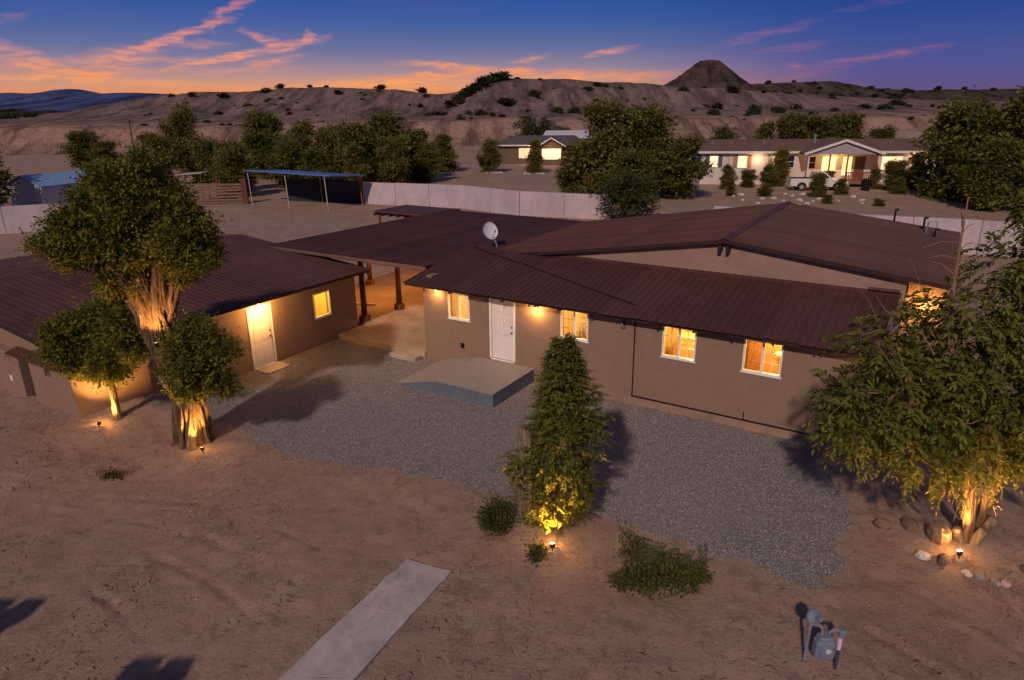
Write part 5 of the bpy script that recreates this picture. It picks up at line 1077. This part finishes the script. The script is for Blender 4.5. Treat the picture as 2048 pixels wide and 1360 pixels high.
MB(BX).prism([(-.36, -.42, 1.0), (.36, -.42, 1.0), (.36, .4, 1.1), (-.36, .4, 1.1)], (0, 0, .05)).build('lid', BLACK, bn)

# ============================================================ power pole
pp_ = root('power_pole', (-63.8, 120, 0), 'slim dark utility pole standing on the bare slope at the left', 'pole')
MB().tube([(-63.8, 120, -.3), (-63.6, 120, 6.9)], [.14, .10], 8).build('pole', M('pole_wood', (.08, .05, .04), .9), pp_)
MB().bar((-64.3, 120, 6.4), (-62.9, 120, 6.4), .1, .12).build('crossarm', M('pole_wood', (.08, .05, .04)), pp_)

# ============================================================ gas meter
gm = root('gas_meter', (4.66, 8.32, 0), 'blue-grey gas meter with round regulator on pipes in the foreground', 'gas meter')
GMB = M('meter_blue_grey', (.17, .21, .29), .5, .12, 6); GPI = M('meter_pipe', (.20, .22, .29), .5, .15, 8)
MB().tube([(4.49, 8.42, -.1), (4.49, 8.42, .30), (4.50, 8.42, .78)], .026, 8).build('riser', GPI, gm)
rgd = Vector((.25, -.8, .35)).normalized(); rc = Vector((4.52, 8.40, .86)); rg_ = MB(); rg_.tube([rc - rgd * .06, rc - rgd * .02, rc + rgd * .02, rc + rgd * .06], [.06, .125, .125, .05], 18); rg_.tube([rc + rgd * .05, rc + rgd * .15], .035, 10); rg_.build('regulator', GMB, gm)
MB().tube([(4.53, 8.41, .76), (4.60, 8.40, .72), (4.66, 8.39, .68), (4.675, 8.385, .62), (4.675, 8.38, .52)], .024, 8).build('inlet_pipe', GPI, gm)
bdy = MB(); bdy.cbox((4.715, 8.34, .36), (.30, .20, .30), .04); bdy.tube([(4.715, 8.24, .35), (4.715, 8.20, .35)], [.12, .10], 16); bdy.cbox((4.715, 8.345, .535), (.22, .16, .06), .02); bdy.build('body', GMB, gm)
MB().tube([(4.715, 8.1985, .40), (4.715, 8.19, .40)], .045, 14).build('dial', M('dial_pale', (.55, .55, .55), .3), gm)
MB().tube([(4.76, 8.36, .52), (4.77, 8.35, .62), (4.84, 8.34, .68), (4.92, 8.32, .66)], .024, 8).build('outlet_pipe', GPI, gm)
MB().cbox((4.94, 8.31, .64), (.10, .07, .12), .012).build('valve', GMB, gm); MB().tube([(4.93, 8.31, .60), (4.91, 8.28, .32), (4.90, 8.27, -.08)], .026, 8).build('riser', M('pipe_dark', (.05, .06, .08), .5), gm)
MB().tube([(4.922, 8.30, .56), (4.912, 8.285, .36)], .031, 8).build('paper_tag', M('tag_lilac', (.62, .55, .66), .7), gm)
ps = tag(MB().tube([(-11.5, 16.55, .3), (-11.48, 16.55, .88)], .055, 12).build('pipe_stub', M('pvc_white', (.6, .56, .52), .5)), 'short upright white pipe stub near the left building corner', 'pipe')

# ============================================================ far trees
def far_tree(seed, h, w, mat, n=90, conifer=False):
    r = bpy.data.objects.new('tree', None); C.objects.link(r); rg = np.random.default_rng(seed); lobes = []
    if conifer: lobes = [(0, 0, h * .5, w * .46, w * .46, h * .48, int(n * 2.4))]
    else:
        for k in range(22):
            a = rg.uniform(0, 6.28); zz = rg.uniform(.08, .92); q = w * rg.uniform(.08, .33) * (1.15 - abs(zz - .45) * 1.2); sc0 = rg.uniform(.10, .2)
            lobes.append((math.cos(a) * q, math.sin(a) * q, h * zz, w * sc0, w * sc0, h * sc0 * .75, n // 5))
        lobes.append((0, 0, h * .5, w * .25, w * .25, h * .3, n // 3))
    V_, F_, A_ = lobe_leaves(lobes, seed, .27, .55, 17, .36, .5); mesh_obj('crown', V_, F_, mat, r, attr=A_)
    t_ = MB(); t_.tube([(0, 0, -.3), (.1, 0, h * .3), (0, .1, h * .6)], [.16, .12, .05], 7)
    for k in range(4): a = rg.uniform(0, 6.28); t_.tube([(.08, 0, h * .25), (math.cos(a) * w * .25, math.sin(a) * w * .25, h * .6)], [.08, .03], 5)
    t_.build('trunk', BARK, r); return r
PROT = [far_tree(101, 6, 5, LEAF_FAR, 110), far_tree(102, 6, 5, LEAF_FAR, 110), far_tree(103, 6, 5, LEAF_FAR2, 110), far_tree(104, 6, 5, LEAF_FAR2, 110), far_tree(105, 6, 5, LEAF_CON, conifer=True)]
USED = set()
def put_tree(x_, y_, h, w, v, label, group, cat='tree'):
    o = PROT[v] if v not in USED else copy_tree(PROT[v]); USED.add(v)
    z_ = float(badlands(np.array([x_]), np.array([y_]))[0]) if y_ > 140 else 0.0
    o.location = (x_, y_, max(z_, 0) - .05); o.rotation_euler = (0, 0, random.uniform(0, 6.28)); o.scale = (w / 5, w / 5, h / 6); o['label'] = label; o['category'] = cat; o['group'] = group
BELT = []
L1 = ('olive green tree in the belt behind the blue canopy', 'tree belt behind the blue canopy')
for q in [(-44, 95, 8.6, 6.5, 3), (-40, 80, 5.4, 4.5, 2), (-33, 95, 8.2, 7, 0), (-27, 90, 6.6, 7, 3), (-21, 80, 5.8, 6, 2), (-17.6, 78, 6.9, 6.2, 0), (-14, 80, 7.8, 7, 1), (-11.4, 85, 6.0, 6, 0), (-8.7, 95, 4.8, 5, 2), (-24.5, 77, 5.0, 5, 1), (-29.5, 74, 5.0, 5.5, 2), (-27, 69, 4.7, 5, 3), (-36, 84, 5.2, 5, 0), (-18, 86, 6.2, 6, 2), (-12.5, 76, 5.2, 5, 3), (-22, 87, 6.4, 6, 0), (-47, 92, 5.4, 5, 2), (-9.5, 82, 4.4, 4.5, 3), (-16, 74, 4.6, 5, 2), (-20, 73.5, 4.4, 5, 1), (-25, 83, 5.6, 6, 0), (-31, 88, 5.8, 6, 1)]: BELT.append((q, L1))
put_tree(-42.5, 56, 5.6, 5.5, 1, 'green tree crowding the shed at the left picture edge', 'trees at the left edge'); put_tree(-66, 110, 5.6, 7.5, 0, 'dark bushy tree alone on the bare ground left of the pole', 'trees at the left edge'); put_tree(-57, 100, 4.2, 6, 2, 'low olive tree behind the big tree crown', 'trees at the left edge')
L2 = ('dark tree behind the small dark house', 'trees behind the small dark house')
for q in [(3.2, 124, 7.4, 5, 4), (6.3, 126, 6.6, 5, 4), (9.5, 125, 5.0, 4, 0)]: BELT.append((q, L2))
L3 = ('tall bushy tree in the clump between the two far houses', 'tree clump between the far houses')
for q in [(8.4, 66, 8.4, 7.5, 2), (13.3, 70, 8.4, 8, 0), (15.4, 64, 5.6, 6, 1), (6.5, 68, 5.0, 5, 3), (10.8, 62, 4.8, 5.5, 0), (11.2, 68, 7.6, 6, 1)]: BELT.append((q, L3))
L4 = ('dark green tree behind the roof of the long pale house', 'trees behind the long pale house')
for q in [(37.5, 95, 7.2, 7, 0), (41.4, 95, 6.8, 7, 1), (46, 98, 7.2, 7, 0), (34.5, 97, 6, 5, 1), (32.5, 108, 5.6, 5, 4), (50.5, 97, 5.2, 6, 1), (57, 96, 5, 4, 2)]: BELT.append((q, L4))
L5 = ('tall tree in the thicket at the right edge', 'thicket at the right edge')
for q in [(39.5, 62, 8.6, 8, 0), (42.8, 60, 9.4, 8, 3), (38.6, 55, 5.6, 6, 1), (45, 57, 7.4, 7, 2), (41, 50, 4.2, 5, 3), (46.5, 66, 7.6, 8, 0), (47.5, 55, 6.2, 6, 2)]: BELT.append((q, L5))
put_tree(8.35, 49.6, 4.0, 4.7, 4, 'round dense dark green bush in front of the concrete wall', 'clipped bush', 'bush')
put_tree(-2.4, 93.6, 4.1, 4.4, 3, 'small yard tree left of the lit windows of the dark house', 'yard trees'); put_tree(3.1, 91.5, 4.1, 3.2, 2, 'small yard tree in front of the lit windows of the dark house', 'yard trees')
for (x_, y_, lb_) in ((-2.4, 93.6, 'pale curb round the left yard tree'), (3.1, 91.5, 'pale curb round the right yard tree')): tag(MB().box(x_ - 1.4, x_ + 1.4, y_ - .9, y_ - .7, -.1, .16).build('curb', CONC_W), lb_, 'curb', 'yard tree curbs')
L6 = ('low green shrub in the yard of the long pale house', 'shrubs in the neighbour yard')
for q in [(22.3, 71.5, 2.4, 2.2, 2), (25, 73.5, 1.9, 2.6, 0), (26.9, 73, 2.4, 2, 1), (28.6, 64.6, 2.3, 2.0, 0), (28.7, 74.2, 3.7, 3, 2), (38.2, 69.5, 3.0, 3.6, 0), (40.8, 70, 3.4, 3.4, 2), (36.9, 70.6, 2, 2, 2), (24, 65.5, 1.2, 1.6, 1), (31.6, 66.0, 1.5, 1.8, 2), (33.6, 73.2, 1.6, 2.2, 2), (23.2, 74, 1.8, 1.8, 3), (27.5, 60, .8, 1.4, 2), (31, 58, .7, 1.2, 3), (37, 66, 1.5, 2, 2), (21, 66, 1.0, 1.5, 2)]: BELT.append((q, L6))
ORD = ['first', 'second', 'third', 'fourth', 'fifth', 'sixth', 'seventh', 'eighth', 'ninth', 'tenth', 'eleventh', 'twelfth', 'thirteenth', 'fourteenth', 'fifteenth', 'sixteenth', 'seventeenth', 'eighteenth', 'nineteenth', 'twentieth', 'twenty-first', 'twenty-second', 'twenty-third']
for LL in (L1, L2, L3, L4, L5, L6):
    for k, (q, _) in enumerate(sorted([b for b in BELT if b[1] is LL], key=lambda b: b[0][0] / b[0][1])): put_tree(*q, LL[0] + ', ' + ORD[k] + ' from the left', LL[1], 'shrub' if LL is L6 else 'tree')
RKY = [M('yard_rock', (.5, .45, .42), .9, .2, 2)]
for k in range(26):
    mb = MB(); mb.ball((0, 0, 0), random.uniform(.14, .34), 6, 4, (1, .8, .6)); o = mb.build('rock', RKY[0]); o.location = (random.uniform(21, 32), random.uniform(59, 68), .06); tag(o, 'pale rock in the stony yard before the long pale house', 'rock', 'pale rocks in the neighbour yard')

# ---- scrub on the hills
V_, F_, A_ = lobe_leaves([(0, 0, .55, 1.0, .9, .5, 26), (.35, .1, .9, .6, .6, .35, 12)], 201, .42, .6, 11, .36, .5); SC1 = mesh_obj('hill_shrub', V_, F_, LEAF_SCR, attr=A_)
V_, F_, A_ = lobe_leaves([(0, 0, .5, .8, .9, .5, 24), (-.5, .1, .4, .6, .5, .35, 12)], 202, .42, .6, 11, .36, .5); SC2 = mesh_obj('hill_shrub', V_, F_, LEAF_CON, attr=A_)
first = {0: SC1, 1: SC2}; seen = set()
def scrub(x_, y_, s_, fz, lab, grp):
    k = random.randint(0, 1); o = first[k] if k not in seen else first[k].copy()
    if k in seen: C.objects.link(o)
    seen.add(k); o.location = (x_, y_, float(fz(np.array([x_ * 1.0]), np.array([y_ * 1.0]))[0]) - .15); o.scale = (s_ * random.uniform(.9, 1.3), s_, s_ * random.uniform(.75, 1.05)); o.rotation_euler = (0, 0, random.uniform(0, 6.28)); tag(o, lab, 'shrub', grp)
lab1, grp1 = 'dark round juniper shrub dotting the bare badland hills', 'shrubs on the badland hills'
for px, yy_, s_ in [(350, 322, 2.0), (390, 322, 2.2), (455, 318, 3.2), (440, 300, 2.6), (500, 300, 2.6), (541, 320, 3.0), (545, 302, 2.4), (568, 324, 2.6), (628, 322, 1.8), (660, 322, 1.5), (684, 300, 2.2), (767, 318, 3.2), (850, 320, 3.4), (857, 295, 2.0), (905, 280, 3.0), (920, 286, 3.6), (932, 292, 3.8), (945, 296, 3.8), (958, 300, 4.0), (972, 305, 4.2), (985, 310, 4.4), (1000, 314, 4.6), (1012, 318, 4.6), (1022, 290, 4.0), (1010, 288, 3.6), (1040, 322, 1.8), (1073, 295, 3.6), (1085, 324, 1.6), (1119, 252, 3.0), (1155, 252, 3.0), (1180, 318, 3.0), (1200, 322, 2.4), (1215, 324, 2.0), (1245, 322, 1.6), (890, 270, 2.4), (880, 255, 2.2), (865, 250, 2.6), (965, 235, 2.6), (990, 232, 1.4), (1008, 232, 1.4)]:
    scrub((px - 1024) / 1365 * yy_ / 1.06, yy_, s_ * .62, badlands, lab1, grp1)
for k in range(46):
    x_ = random.uniform(60, 190); scrub(x_, random.uniform(215, 330), random.uniform(.8, 2.1), badlands, lab1, grp1)
for k in range(40):
    x_ = random.uniform(-150, 60); scrub(x_, random.uniform(200, 320), random.uniform(.4, 1.1), badlands, lab1, grp1)
lab2, grp2 = 'small dark bush on the eroded bluff behind the far houses', 'bushes on the bluff'
for k in range(70):
    x_ = random.uniform(-100, 130); scrub(x_, float(bluff0(np.array([x_]))[0]) + random.uniform(-12, 30), random.uniform(.25, .7), badlands, lab2, grp2)
lab3, grp3 = 'tiny dark shrub on the mesa and its low ridge', 'shrubs on the mesa ridge'
for k in range(60):
    x_ = random.choice([random.uniform(90, 130), random.uniform(200, 420), random.uniform(200, 420)]); scrub(x_, random.uniform(540, 640), random.uniform(1.0, 2.8), mesa, lab3, grp3)
lab4, grp4 = 'dark bush on the plain before the blue mountains', 'bushes on the far plain'
for k in range(30): scrub(random.uniform(-270, -170), random.uniform(270, 400), random.uniform(1.2, 2.6), badlands, lab4, grp4)

# ---- unseen block pillars, added only to throw shadow into the lower left
ADB = M('adobe_block', (.26, .18, .14), .9, .2, 3, .01, 30)
for (x_, y_, lb_) in ((-6.45, 5.75, 'added shadow-casting block pillar nearest the footpath'), (-9.75, 7.15, 'added shadow-casting block pillar farther left of the footpath')):
    gp = root('shadow_pillar', (x_, y_, 0), lb_, 'pillar', 'added shadow pillars')
    for k in range(10):
        for j in range(2):
            o_ = (k % 2) * .12; MB().cbox((x_ - .22 + j * .44 + o_ * (1 if j else -1) * .5, y_ + random.uniform(-.03, .03), .1 + k * .2), (.42, .45, .19), .015).build('block', ADB, gp)
